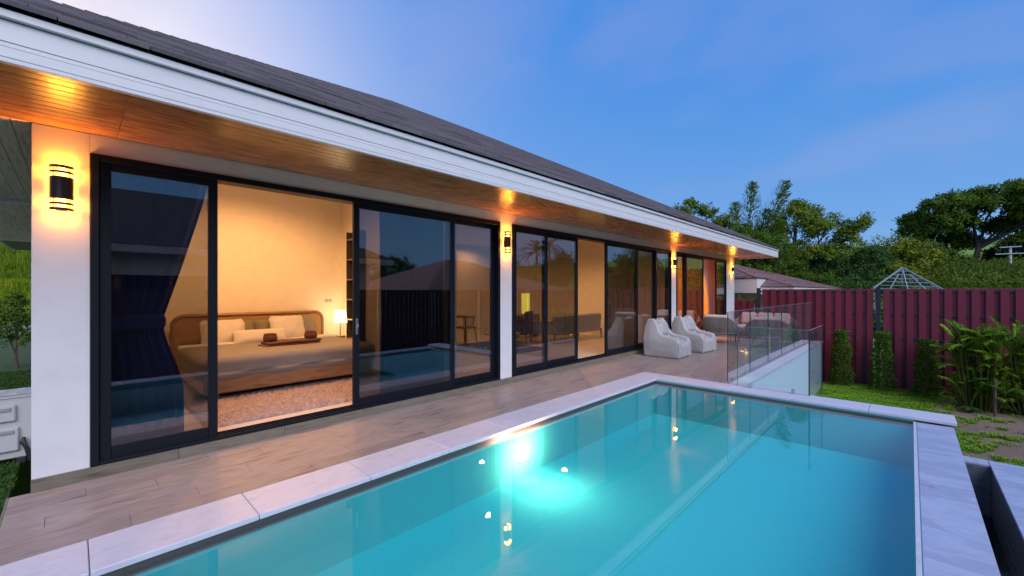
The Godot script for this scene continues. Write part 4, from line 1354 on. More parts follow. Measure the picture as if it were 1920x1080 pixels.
func sd_box(p: Vector3, c: Vector3, h: Vector3, r: float) -> float:
	var q := (p - c).abs() - h + Vector3.ONE * r
	return q.max(Vector3.ZERO).length() + minf(maxf(q.x, maxf(q.y, q.z)), 0.0) - r
func smin(a: float, b: float, k: float) -> float:
	var h := maxf(k - absf(a - b), 0.0) / k
	return minf(a, b) - h * h * k * 0.25
# surface nets of a distance field
func nets(mb: MB, f: Callable, lo: Vector3, hi: Vector3, cell: float) -> void:
	var nx := int((hi.x - lo.x) / cell) + 2
	var ny := int((hi.y - lo.y) / cell) + 2
	var nz := int((hi.z - lo.z) / cell) + 2
	var d := PackedFloat32Array()
	d.resize(nx * ny * nz)
	for i in nx:
		for j in ny:
			for k in nz: d[(i * ny + j) * nz + k] = f.call(lo + Vector3(i, j, k) * cell)
	var id := PackedInt32Array()
	id.resize(nx * ny * nz)
	id.fill(-1)
	var off := [0, 1, nz, nz + 1, ny * nz, ny * nz + 1, ny * nz + nz, ny * nz + nz + 1]
	var cor := [Vector3(0, 0, 0), Vector3(0, 0, 1), Vector3(0, 1, 0), Vector3(0, 1, 1), Vector3(1, 0, 0), Vector3(1, 0, 1), Vector3(1, 1, 0), Vector3(1, 1, 1)]
	var edges := [[0, 1], [0, 2], [0, 4], [1, 3], [1, 5], [2, 3], [2, 6], [3, 7], [4, 5], [4, 6], [5, 7], [6, 7]]
	for i in nx - 1:
		for j in ny - 1:
			for k in nz - 1:
				var b := (i * ny + j) * nz + k
				var neg := 0
				for o in off: neg += 1 if d[b + o] < 0 else 0
				if neg == 0 or neg == 8: continue
				var s := Vector3.ZERO
				var m := 0
				for e in edges:
					var a: float = d[b + off[e[0]]]
					var q: float = d[b + off[e[1]]]
					if (a < 0) != (q < 0):
						s += cor[e[0]].lerp(cor[e[1]], a / (a - q)); m += 1
				var p := lo + (Vector3(i, j, k) + s / m) * cell
				var h := cell * 0.5
				var nn := Vector3(f.call(p + Vector3(h, 0, 0)) - f.call(p - Vector3(h, 0, 0)), f.call(p + Vector3(0, h, 0)) - f.call(p - Vector3(0, h, 0)), f.call(p + Vector3(0, 0, h)) - f.call(p - Vector3(0, 0, h))).normalized()
				id[b] = mb.v.size()
				mb.v.append(p); mb.n.append(nn); mb.c.append(Color.WHITE); mb.uv.append(Vector2(p.x + p.z, p.y))
	for i in range(1, nx - 1):
		for j in range(1, ny - 1):
			for k in range(1, nz - 1):
				var b := (i * ny + j) * nz + k
				for a in 3:
					var st: int = [ny * nz, nz, 1][a]
					if (d[b] < 0) == (d[b + st] < 0): continue
					var u: int = [nz, 1, ny * nz][a]
					var w: int = [1, ny * nz, nz][a]
					var q := [id[b], id[b - u], id[b - u - w], id[b - w]]
					if q.min() < 0: continue
					if d[b] < 0: mb.ix.append_array(PackedInt32Array([q[0], q[2], q[1], q[0], q[3], q[2]]))
					else: mb.ix.append_array(PackedInt32Array([q[0], q[1], q[2], q[0], q[2], q[3]]))

func sd_poly(p: Vector2, v: PackedVector2Array) -> float:
	var d := (p - v[0]).length_squared()
	var s := 1.0
	var j := v.size() - 1
	for i in v.size():
		var e := v[j] - v[i]
		var w := p - v[i]
		d = minf(d, (w - e * clampf(w.dot(e) / e.length_squared(), 0, 1)).length_squared())
		var a := p.y >= v[i].y
		var b := p.y < v[j].y
		var c := e.x * w.y > e.y * w.x
		if (a and b and c) or (not a and not b and not c): s = -s
		j = i
	return s * sqrt(d)
var bean_side := PackedVector2Array([Vector2(0.06, 0.05), Vector2(0.03, 0.4), Vector2(0.05, 0.7), Vector2(0.10, 0.83), Vector2(0.20, 0.84), Vector2(0.27, 0.74), Vector2(0.32, 0.60), Vector2(0.40, 0.50), Vector2(0.52, 0.45), Vector2(0.70, 0.425), Vector2(0.79, 0.40), Vector2(0.81, 0.34), Vector2(0.81, 0.05)])
var bean_mid := PackedVector2Array([Vector2(0.06, 0.05), Vector2(0.03, 0.4), Vector2(0.05, 0.7), Vector2(0.10, 0.80), Vector2(0.20, 0.81), Vector2(0.31, 0.70), Vector2(0.345, 0.56), Vector2(0.34, 0.43), Vector2(0.42, 0.385), Vector2(0.60, 0.36), Vector2(0.79, 0.29), Vector2(0.81, 0.26), Vector2(0.81, 0.05)])
func bean_shape(p: Vector3) -> float:
	# x = depth (front at 0.86), y = up, z = across
	var z := p.z * (1.0 + 0.24 * smoothstep(0.35, 0.9, p.y))
	var w := absf(z)
	var wr := 0.005 * wob.get_noise_3d(p.x * 7.0, p.y * 9.0, p.z * 7.0) + 0.0015 * wob.get_noise_3d(p.x * 20.0, p.y * 34.0, p.z * 20.0)
	var q := Vector2(p.x, p.y)
	var m := sd_poly(q, bean_mid) - 0.05 + 0.02 * (w / 0.25) * (w / 0.25)
	m = maxf(m, w - 0.30)
	var r := 0.055
	var a := sd_poly(q, bean_side)
	var b := absf(w - 0.305) - 0.02
	var bulge := 0.018 * clampf(-a / 0.12, 0.0, 1.0)
	var s := Vector2(maxf(a, 0), maxf(b, 0)).length() + minf(maxf(a, b), 0) - r - bulge
	var pad := sd_box(p, Vector3(0.50, 0.385, 0), Vector3(0.17, 0.07, 0.21), 0.065)
	var puff := sd_box(Vector3(p.x + 0.22 * (p.y - 0.6), p.y, p.z), Vector3(0.34, 0.66, 0), Vector3(0.075, 0.15, 0.205), 0.07)
	return minf(smin(m, s, 0.02), smin(pad, puff, 0.01)) + wr

func terrace_things() -> void:
	var b := thing("bean_bag", "pale grey leather bean bag chair nearest the pool corner by the living room doors", "bean bag", Vector3(-4.66, 0, -9.82), 0.02, "bean bag chairs on the terrace")
	var mb := MB.new()
	nets(mb, bean_shape, Vector3(-0.16, -0.08, -0.48), Vector3(0.94, 1.02, 0.48), 0.024)
	part("body", mb, M.bean_leather, b)
	for z in [-0.385, 0.385]:
		mb = MB.new()
		mb.tube([Vector3(0.855, 0.02, z * 0.95), Vector3(0.862, 0.18, z * 0.97), Vector3(0.85, 0.36, z * 0.97)], 0.006, 6)
		part("piping", mb, M.piping, b)
	dup(b, "bean_bag", "pale grey leather bean bag chair farther along, in front of the third wall lamp", Vector3(-4.55, 0, -11.25), -0.10, "bean bag chairs on the terrace")
	rope_seat("rope_armchair", "grey woven rope tub chair with pale cushion beside the last pillar", Vector3(-4.15, 0, -13.55), PI * 0.98, 0.50, 1)
	rope_seat("rope_armchair", "grey woven rope tub chair with its back to the glass balustrade", Vector3(-2.85, 0, -13.25), PI * 1.04, 0.52, 1)
	rope_seat("rope_sofa", "long grey rope sofa with three pale cushions facing the tub chairs", Vector3(-3.45, 0, -15.35), 0.0, 0.88, 3)
	# tables
	var t := thing("side_table", "small white topped side table on reddish legs between the tub chairs", "table", Vector3(-3.62, 0, -14.0))
	mb = MB.new()
	mb.bb(Vector3(-0.27, 0.46, -0.22), Vector3(0.27, 0.50, 0.22), Color.WHITE, 0.008)
	part("top", mb, M.cushion_cloth, t)
	for q in [[-0.22, -0.17], [-0.22, 0.17], [0.22, -0.17], [0.22, 0.17]]:
		mb = MB.new()
		mb.bar(Vector3(q[0], 0, q[1]), Vector3(q[0], 0.46, q[1]), 0.035, 0.035, Color.WHITE, 0.004)
		part("leg", mb, M.teak, t)
	t = thing("coffee_table", "low pale coffee table in front of the long rope sofa", "table", Vector3(-3.1, 0, -14.3))
	mb = MB.new()
	mb.bb(Vector3(-0.42, 0.30, -0.25), Vector3(0.42, 0.335, 0.25), Color.WHITE, 0.008)
	part("top", mb, M.white_plastic, t)
	for q in [[-0.36, -0.2], [-0.36, 0.2], [0.36, -0.2], [0.36, 0.2]]:
		mb = MB.new()
		mb.bar(Vector3(q[0], 0.30, q[1]), Vector3(q[0] * 1.1, 0, q[1] * 1.1), 0.03, 0.03, Color.WHITE, 0.003)
		part("leg", mb, M.white_plastic, t)
	var l := thing("deck_lamp", "small lit lamp set in the terrace floor by the glass panels", "floor lamp", Vector3(-3.16, 0.0, -11.86))
	mb = MB.new()
	mb.lathe(Vector3.ZERO, [Vector2(0.001, 0.003), Vector2(0.05, 0.003), Vector2(0.058, 0.018), Vector2(0.065, 0.015), Vector2(0.068, 0.001)], 20)
	part("rim", mb, M.steel, l)
	mb = MB.new()
	mb.lathe(Vector3.ZERO, [Vector2(0.001, 0.016), Vector2(0.035, 0.013), Vector2(0.05, 0.005)], 16)
	part("lamp_glass", mb, M.warm_glow, l)
	omni(l, Vector3(0.12, 0.06, 0), Color(1.0, 0.80, 0.30), 0.03, 0.02)
	var p := thing("potted_plant", "small green potted plant at the right end of the rope sofa", "plant", Vector3(-2.45, 0, -14.75))
	mb = MB.new()
	mb.lathe(Vector3.ZERO, [Vector2(0.001, 0.0), Vector2(0.11, 0.0), Vector2(0.15, 0.30), Vector2(0.135, 0.30), Vector2(0.12, 0.26), Vector2(0.001, 0.26)], 20)
	part("pot", mb, M.dark_plastic, p)
	mb = MB.new()
	for k in 46:
		var a := rr(0, TAU)
		var o := Vector3(cos(a), 0, sin(a))
		blade(mb, [Vector3(0, 0.26, 0), Vector3(0, 0.42, 0) + o * rr(0.03, 0.10), Vector3(0, rr(0.45, 0.75), 0) + o * rr(0.10, 0.28)], 0.035, Color(0.03, 0.09, 0.03).lerp(Color(0.06, 0.14, 0.05), rng.randf()))
	part("leaves", mb, M.leaf, p)

# a tub of rope strands on a tube frame; it faces +z before turning
func rope_seat(called: String, label: String, at: Vector3, turn: float, hw: float, cushions: int) -> void:
	var c := thing(called, label, "armchair" if cushions == 1 else "sofa", at, turn)
	var hd := 0.40
	var rim := []
	var low := []
	var N := 72
	for k in N + 1:
		var a := lerpf(-2.25, 2.25, float(k) / N)        # 0 = middle of the back
		var sx := signf(sin(a)) * pow(absf(sin(a)), 0.7)
		var sz := -signf(cos(a)) * pow(absf(cos(a)), 0.7)
		var lift := 0.46 + 0.31 * smoothstep(1.75, 0.3, absf(a))
		rim.append(Vector3(sx * hw * 1.06, lift, sz * hd * 1.12 + 0.02))
		low.append(Vector3(sx * hw * 0.86, 0.30, sz * hd * 0.86 + 0.02))
	var mb := MB.new()
	mb.tube(rim, 0.017, 8)
	mb.tube(low, 0.015, 8)
	part("frame", mb, M.rope, c)
	mb = MB.new()
	for k in N * 2:
		var t := k / 2.0
		var i := int(t)
		var f := t - i
		var r: Vector3 = rim[i].lerp(rim[mini(i + 1, N)], f)
		var q: Vector3 = low[i].lerp(low[mini(i + 1, N)], f)
		var m := (r + q) * 0.5 + Vector3(q.x, 0, q.z).normalized() * 0.03
		mb.tube([r, m, q], 0.0075, 5, Color(1, 1, 1) * rr(0.8, 1.1), false)
	part("rope_weave", mb, M.rope, c).set_meta("kind", "stuff")
	mb = MB.new()
	mb.rbox(Vector3(0, 0.315, 0.03), Vector3(hw * 0.84, 0.02, hd * 0.86), 0.015, 5)
	part("seat_base", mb, M.rope, c)
	for q in [[-1, -1], [-1, 1], [1, -1], [1, 1]]:
		mb = MB.new()
		mb.tube([Vector3(q[0] * hw * 0.66, 0.30, q[1] * hd * 0.62), Vector3(q[0] * hw * 0.80, 0.0, q[1] * hd * 0.80)], [0.021, 0.013], 8)
		part("leg", mb, M.teak if cushions == 1 else M.white_plastic, c)
	for k in cushions:
		var w := hw * 0.80 / cushions
		var x := (k - (cushions - 1) * 0.5) * 2.0 * w
		mb = MB.new()
		mb.rbox(Vector3(x, 0.39, 0.05), Vector3(w - 0.005, 0.065, hd * 0.80), 0.05, 8)
		part("seat_cushion", mb, M.cushion_cloth, c)
		mb = MB.new()
		mb.rbox(Vector3(x, 0.66, -0.26), Vector3(w - 0.008, 0.19, 0.085), 0.075, 10, Color.WHITE, null, Basis(Vector3.RIGHT, -0.24))
		part("back_cushion", mb, M.cushion_cloth, c)

func air_conditioner() -> void:
	var a := thing("air_conditioner", "white outdoor air conditioner unit on the lawn at the left end of the villa", "air conditioner", Vector3(-6.32, -0.13, 0.60))
	var mb := MB.new()
	mb.bb(Vector3(-0.40, 0.05, -0.33), Vector3(0.0, 0.66, 0.45), Color.WHITE, 0.012)
	part("casing", mb, M.white_plastic, a)
	mb = MB.new()
	var rows := []
	for i in 13:
		var row := PackedVector3Array()
		for j in 49:
			var z := lerpf(-0.34, 0.46, j / 48.0)
			row.append(Vector3(lerpf(-0.41, 0.012, i / 12.0), 0.668 + 0.010 * smoothstep(0.0, 0.12, minf(i / 12.0, 1.0 - i / 12.0)) * pow(0.5 + 0.5 * sin(z * 46.0 + 1.2 * sin(i * 0.5)), 3.0), z))
		rows.append(row)
	mb.grid(rows, Color.WHITE, Vector3.UP)
	mb.bb(Vector3(-0.41, 0.640, -0.34), Vector3(0.012, 0.662, 0.46), Color.WHITE, 0.004)
	part("lid", mb, M.white_plastic, a)
	for q in [[0.42, 0.58, -0.22, -0.08], [0.13, 0.36, -0.24, -0.06]]:
		mb = MB.new()
		mb.bb(Vector3(0.0, q[0], q[2]), Vector3(0.035, q[1], q[3]), Color.WHITE, 0.01)
		mb.bb(Vector3(0.035, q[1] - 0.06, q[2] + 0.03), Vector3(0.045, q[1] - 0.025, q[3] - 0.03), Color(0.6, 0.6, 0.6), 0.004)
		part("service_cover", mb, M.white_plastic, a)
	mb = MB.new()
	mb.tube([Vector3(0.02, 0.24, -0.27), Vector3(0.06, 0.24, -0.27), Vector3(0.07, 0.14, -0.29), Vector3(0.05, 0.02, -0.31)], 0.014, 8)
	mb.tube([Vector3(0.02, 0.20, -0.26), Vector3(0.05, 0.20, -0.27), Vector3(0.06, 0.10, -0.31), Vector3(0.05, 0.02, -0.33)], 0.018, 8)
	part("pipe", mb, M.dark_plastic, a)
	mb = MB.new()
	for k in 7:
		var ring := []
		for s in 25: ring.append(Vector3(-0.2 + (0.03 + k * 0.026) * cos(TAU * s / 24), 0.35 + (0.03 + k * 0.026) * sin(TAU * s / 24), 0.462))
		mb.tube(ring, 0.004, 5, Color.WHITE, false)
	part("fan_grille", mb, M.dark_plastic, a)
	for z in [-0.25, 0.37]:
		mb = MB.new()
		mb.bb(Vector3(-0.42, 0.0, z - 0.03), Vector3(0.02, 0.05, z + 0.03), Color.WHITE, 0.004)
		part("foot", mb, M.dark_plastic, a)

# a leaf blade along three points
func blade(mb: MB, p: Array, w: float, col: Color) -> void:
	var d: Vector3 = (p[2] - p[0]).normalized()
	var s := d.cross(Vector3.UP)
	if s.length() < 0.05: s = d.cross(Vector3.RIGHT)
	s = s.normalized() * w * 0.5
	mb.quad(p[0] - s * 0.3, p[0] + s * 0.3, p[1] + s, p[1] - s, col)
	mb.tri(p[1] - s, p[1] + s, p[2], col)

# a leaf as a folded lozenge; its shading leans towards out
func leaf(mb: MB, at: Vector3, dir: Vector3, out: Vector3, l: float, w: float, col: Color) -> void:
	var s := dir.cross(out)
	if s.length_squared() < 1e-4: s = dir.cross(Vector3(0.3, 0.5, 0.8))
	s = s.normalized()
	var up := s.cross(dir).normalized()
	if up.dot(out) < 0:
		up = -up; s = -s
	var nn := (up + out * 0.55).normalized()
	var b := mb.v.size()
	mb.v.append(at)
	mb.v.append(at + dir * l * 0.45 + s * w * 0.5 - up * w * 0.12)
	mb.v.append(at + dir * l)
	mb.v.append(at + dir * l * 0.45 - s * w * 0.5 - up * w * 0.12)
	for k in 4:
		mb.n.append(nn); mb.c.append(col); mb.uv.append(Vector2.ZERO)
	var g := (mb.v[b + 1] - at).cross(mb.v[b + 2] - at)
	if g.dot(up) > 0: mb.ix.append_array(PackedInt32Array([b, b + 2, b + 1, b, b + 3, b + 2]))
	else: mb.ix.append_array(PackedInt32Array([b, b + 1, b + 2, b, b + 2, b + 3]))

func rdir() -> Vector3:
	var z := rr(-1, 1)
	var a := rr(0, TAU)
	return Vector3(sqrt(1 - z * z) * cos(a), z, sqrt(1 - z * z) * sin(a))

# leaves in clumps over the shells of lobes; lobe = [centre, radii]; colours dark, light
func crown(lobes: Array, clumps: int, per: int, clump_r: float, size: float, dark: Color, light: Color, tint := Color.BLACK, shell := 0.55) -> MB:
	var mb := MB.new()
	for L in lobes:
		var c: Vector3 = L[0]
		var r: Vector3 = L[1]
		var share := int(clumps * (L[2] if L.size() > 2 else 1.0))
		for k in share:
			var d := rdir()
			if d.y < -0.35: d.y *= -0.6
			d = d.normalized()
			var m := c + d * r * rr(shell, 1.0)
			var tone := rng.randf()
			var young := rng.randf() < 0.10 and tint != Color.BLACK
			var cr := clump_r * rr(0.6, 1.35)
			for q in per:
				var e := rdir() * pow(rng.randf(), 0.6)
				var p := m + e * Vector3(cr, cr * 0.62, cr)
				var col := dark.lerp(light, clampf(tone * 0.7 + rng.randf() * 0.4, 0, 1))
				if young: col = col.lerp(tint, 0.7)
				var out := (e * 0.7 + d * 0.6 + Vector3(0, 0.55, 0)).normalized()
				leaf(mb, p, (rdir() + Vector3(0, -0.25, 0) + e * 0.6).normalized(), out, size * rr(0.7, 1.4), size * rr(0.4, 0.62), col)
	return mb

func limbs(base: Vector3, lobes: Array, r: float, fork: float) -> MB:
	var mb := MB.new()
	var top := Vector3(base.x, base.y, base.z)
	var hub := base.lerp(lobes[0][0], fork)
	hub.x = lerpf(base.x, hub.x, 0.6); hub.z = lerpf(base.z, hub.z, 0.6)
	mb.tube([top - Vector3(0, 0.2, 0), base.lerp(hub, 0.25) + Vector3(rr(-0.3, 0.3), 0, rr(-0.3, 0.3)) * r, base.lerp(hub, 0.6), hub], [r * 1.35, r, r * 0.85, r * 0.75], 10)
	for L in lobes:
		var c: Vector3 = L[0]
		var m := hub.lerp(c, 0.5) + Vector3(rr(-1, 1), rr(-0.2, 0.8), rr(-1, 1)) * r * 1.2
		mb.tube([hub - Vector3(0, r * 0.5, 0), m, c], [r * 0.55, r * 0.36, r * 0.2], 7)
		for k in 5:
			var d := rdir()
			d.y = absf(d.y) * 0.8
			var e: Vector3 = c + d.normalized() * L[1] * 0.8
			mb.tube([m.lerp(c, rr(0.2, 1.0)), c.lerp(e, 0.5) + Vector3(0, rr(-0.3, 0.3) * r, 0), e], [r * 0.2, r * 0.12, r * 0.05], 5, Color.WHITE, false)
	return mb

func tree(called: String, label: String, base: Vector3, lobes: Array, r: float, fork: float, clumps: int, per: int, clump_r: float, size: float, dark: Color, light: Color, tint := Color.BLACK) -> Node3D:
	var t := thing(called, label, "tree", base, 0.0)
	part("trunk", limbs(Vector3.ZERO, lobes, r, fork), M.bark, t)
	part("crown", crown(lobes, clumps, per, clump_r, size, dark, light, tint), M.leaf, t)
	return t

func frond(mb: MB, stem: MB, from: Vector3, dir: Vector3, l: float, droop: float, width: float, leaflets: int, col: Color, lw := 0.03) -> void:
	var pts := []
	var h := Vector3(dir.x, 0, dir.z).normalized()
	for k in 9:
		var t := k / 8.0
		pts.append(from + dir * l * t + Vector3(0, -droop * t * t * l, 0) - h * 0.12 * l * t * t * t * droop)
	stem.tube(pts, [0.014, 0.013, 0.012, 0.011, 0.010, 0.008, 0.006, 0.005, 0.003], 5, Color(0.10, 0.13, 0.03), false)
	for k in leaflets:
		var t := lerpf(0.14, 1.0, (k + 0.5) / leaflets)
		var i := mini(int(t * 8), 7)
		var p: Vector3 = pts[i].lerp(pts[i + 1], t * 8 - i)
		var d: Vector3 = (pts[i + 1] - pts[i]).normalized()
		var side := d.cross(Vector3.UP).normalized()
		var w := width * (0.35 + 0.65 * sin(PI * clampf(t * 0.85 + 0.1, 0, 1))) * rr(0.85, 1.1)
		for s in [-1.0, 1.0]:
			var q: Vector3 = (side * s + d * 0.95 + Vector3(0, rr(0.1, 0.45), 0)).normalized()
			var c := col * rr(0.75, 1.25)
			c.a = 1
			blade(mb, [p, p + q * w * 0.5, p + q * w + Vector3(0, -w * 0.28, 0)], lw, c)

func palm(called: String, label: String, base: Vector3, h: float, n: int, l: float, leaflets: int, col: Color) -> void:
	var t := thing(called, label, "palm tree", base, 0.0)
	var mb := MB.new()
	mb.tube([Vector3(0, -0.2, 0), Vector3(0.15, h * 0.4, 0.1), Vector3(0.1, h, 0.2)], [0.22, 0.15, 0.12], 8)
	part("trunk", mb, M.bark, t)
	var lv := MB.new()
	var st := MB.new()
	for k in n:
		var a := TAU * k / n + rr(-0.2, 0.2)
		var e := rr(-0.1, 1.1)
		frond(lv, st, Vector3(0.1, h, 0.2), Vector3(cos(a) * cos(e), sin(e), sin(a) * cos(e)), l * rr(0.85, 1.1), rr(0.35, 0.7), l * 0.22, leaflets, col, 0.09)
	part("stalks", st, M.leaf, t)
	part("crown", lv, M.leaf, t)

func garden_plants() -> void:
	# clipped columns along the fence
	var q := [[-1.58, 1.75, "first full column shrub right of the glass screen against the plum fence"], [-0.62, 1.78, "column shrub in front of the black fence post"], [0.34, 1.62, "column shrub just left of the bushy palm"], [2.42, 1.55, "column shrub at the right edge of the view, right of the bushy palm"]]
	for e in q:
		var t := thing("column_shrub", e[2], "shrub", Vector3(e[0], -1.45, -16.72), rr(0, 6), "column shrubs along the fence")
		var mb := MB.new()
		mb.tube([Vector3(0, -0.05, 0), Vector3(0.02, e[1] * 0.5, 0), Vector3(0, e[1] * 0.9, 0.02)], [0.02, 0.015, 0.006], 6)
		part("stem", mb, M.bark, t)
		mb = MB.new()
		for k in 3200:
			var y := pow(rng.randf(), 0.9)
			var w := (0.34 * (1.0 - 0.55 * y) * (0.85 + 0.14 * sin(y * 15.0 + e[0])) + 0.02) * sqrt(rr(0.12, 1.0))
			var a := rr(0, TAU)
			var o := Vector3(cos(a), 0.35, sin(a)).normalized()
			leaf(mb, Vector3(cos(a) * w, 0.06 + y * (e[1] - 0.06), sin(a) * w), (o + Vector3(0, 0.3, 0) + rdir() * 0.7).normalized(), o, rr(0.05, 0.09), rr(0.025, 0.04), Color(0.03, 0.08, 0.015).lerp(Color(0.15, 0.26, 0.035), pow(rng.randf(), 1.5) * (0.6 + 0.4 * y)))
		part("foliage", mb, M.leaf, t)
	# bushy palm
	for e in [[Vector3(1.25, -1.45, -15.75), 170, 1.55, "bushy bright green cane palm in front of the fence with a stake beside it"], [Vector3(2.15, -1.45, -15.95), 90, 1.75, "darker leafy cane palm cut by the right edge of the view"]]:
		var p := thing("cane_palm", e[3], "palm", e[0])
		var lv := MB.new()
		var st := MB.new()
		for k in e[1]:
			var a := rr(0, TAU)
			var b := Vector3(rr(-0.27, 0.27), 0, rr(-0.22, 0.22))
			var hgt := rr(0.1, 1.75)
			var top := b * 1.6 + Vector3(0, hgt, 0)
			st.tube([b, (b + top) * 0.5 + Vector3(0, 0, 0.02), top], [0.022, 0.018, 0.012], 6, Color(0.10, 0.11, 0.03))
			var el := rr(0.7, 1.5)
			frond(lv, st, top, Vector3(cos(a) * cos(el), sin(el), sin(a) * cos(el)), e[2] * rr(0.42, 0.62), rr(0.25, 0.6), 0.27, 20, Color(0.07, 0.18, 0.018).lerp(Color(0.30, 0.46, 0.04), pow(rng.randf(), 1.3)), 0.021)
		part("canes", st, M.leaf, p)
		part("fronds", lv, M.leaf, p)
	var s := thing("plant_stake", "thin brown stake stuck in the earth before the bushy palm", "stake", Vector3(1.45, -1.5, -15.15))
	var mb := MB.new()
	mb.tube([Vector3(0, 0, 0), Vector3(0.0, 0.95, 0)], [0.03, 0.026], 8)
	part("pole", mb, M.bark, s)
	# low broad leaves by the stake
	var g := thing("broad_leaf_plant", "low plant with three broad leaves at the foot of the bushy palm", "plant", Vector3(1.05, -1.45, -15.25))
	mb = MB.new()
	for k in 7:
		var a := TAU * k / 7.0
		var o := Vector3(cos(a), 0, sin(a))
		blade(mb, [o * 0.03, o * 0.12 + Vector3(0, 0.14, 0), o * 0.26 + Vector3(0, 0.10, 0)], 0.12, Color(0.05, 0.12, 0.03))
	part("leaves", mb, M.leaf, g)
	# young tree on the left lawn
	tree("young_tree", "small leafy young tree on the left lawn beyond the air conditioner", Vector3(-14.3, -0.2, 0.86), [[Vector3(0, 0.95, 0), Vector3(0.30, 0.42, 0.34)], [Vector3(0.05, 0.68, 0.1), Vector3(0.42, 0.25, 0.46), 0.7], [Vector3(0, 1.40, 0), Vector3(0.14, 0.32, 0.16), 0.4]], 0.035, 0.35, 46, 22, 0.12, 0.07, Color(0.03, 0.07, 0.018), Color(0.10, 0.18, 0.03), Color(0.2, 0.19, 0.04))

func clump_mesh(n: int, spread: Vector3, size: float) -> ArrayMesh:
	var mb := MB.new()
	for k in n:
		var e := rdir() * pow(rng.randf(), 0.5)
		e.y = absf(e.y)
		leaf(mb, e * spread, (e + rdir() * 0.8).normalized(), (e + Vector3(0, 0.6, 0)).normalized(), size * rr(0.7, 1.3), size * 0.5, Color.WHITE * rr(0.7, 1.25))
	return mb.mesh()
func scatter(called: String, label: String, m: ArrayMesh, places: Array, cols: Array) -> void:
	var mm := MultiMesh.new()
	mm.transform_format = MultiMesh.TRANSFORM_3D
	mm.use_colors = true
	mm.mesh = m
	mm.instance_count = places.size()
	for k in places.size():
		mm.set_instance_transform(k, Transform3D(Basis(Vector3.UP, rr(0, TAU)).scaled(Vector3.ONE * places[k][1]), places[k][0]))
		mm.set_instance_color(k, cols[k])
	var mi := MultiMeshInstance3D.new()
	mi.multimesh = mm
	mi.material_override = M.leaf
	put(mi, called)
	tag(mi, label, "undergrowth", "", "stuff")

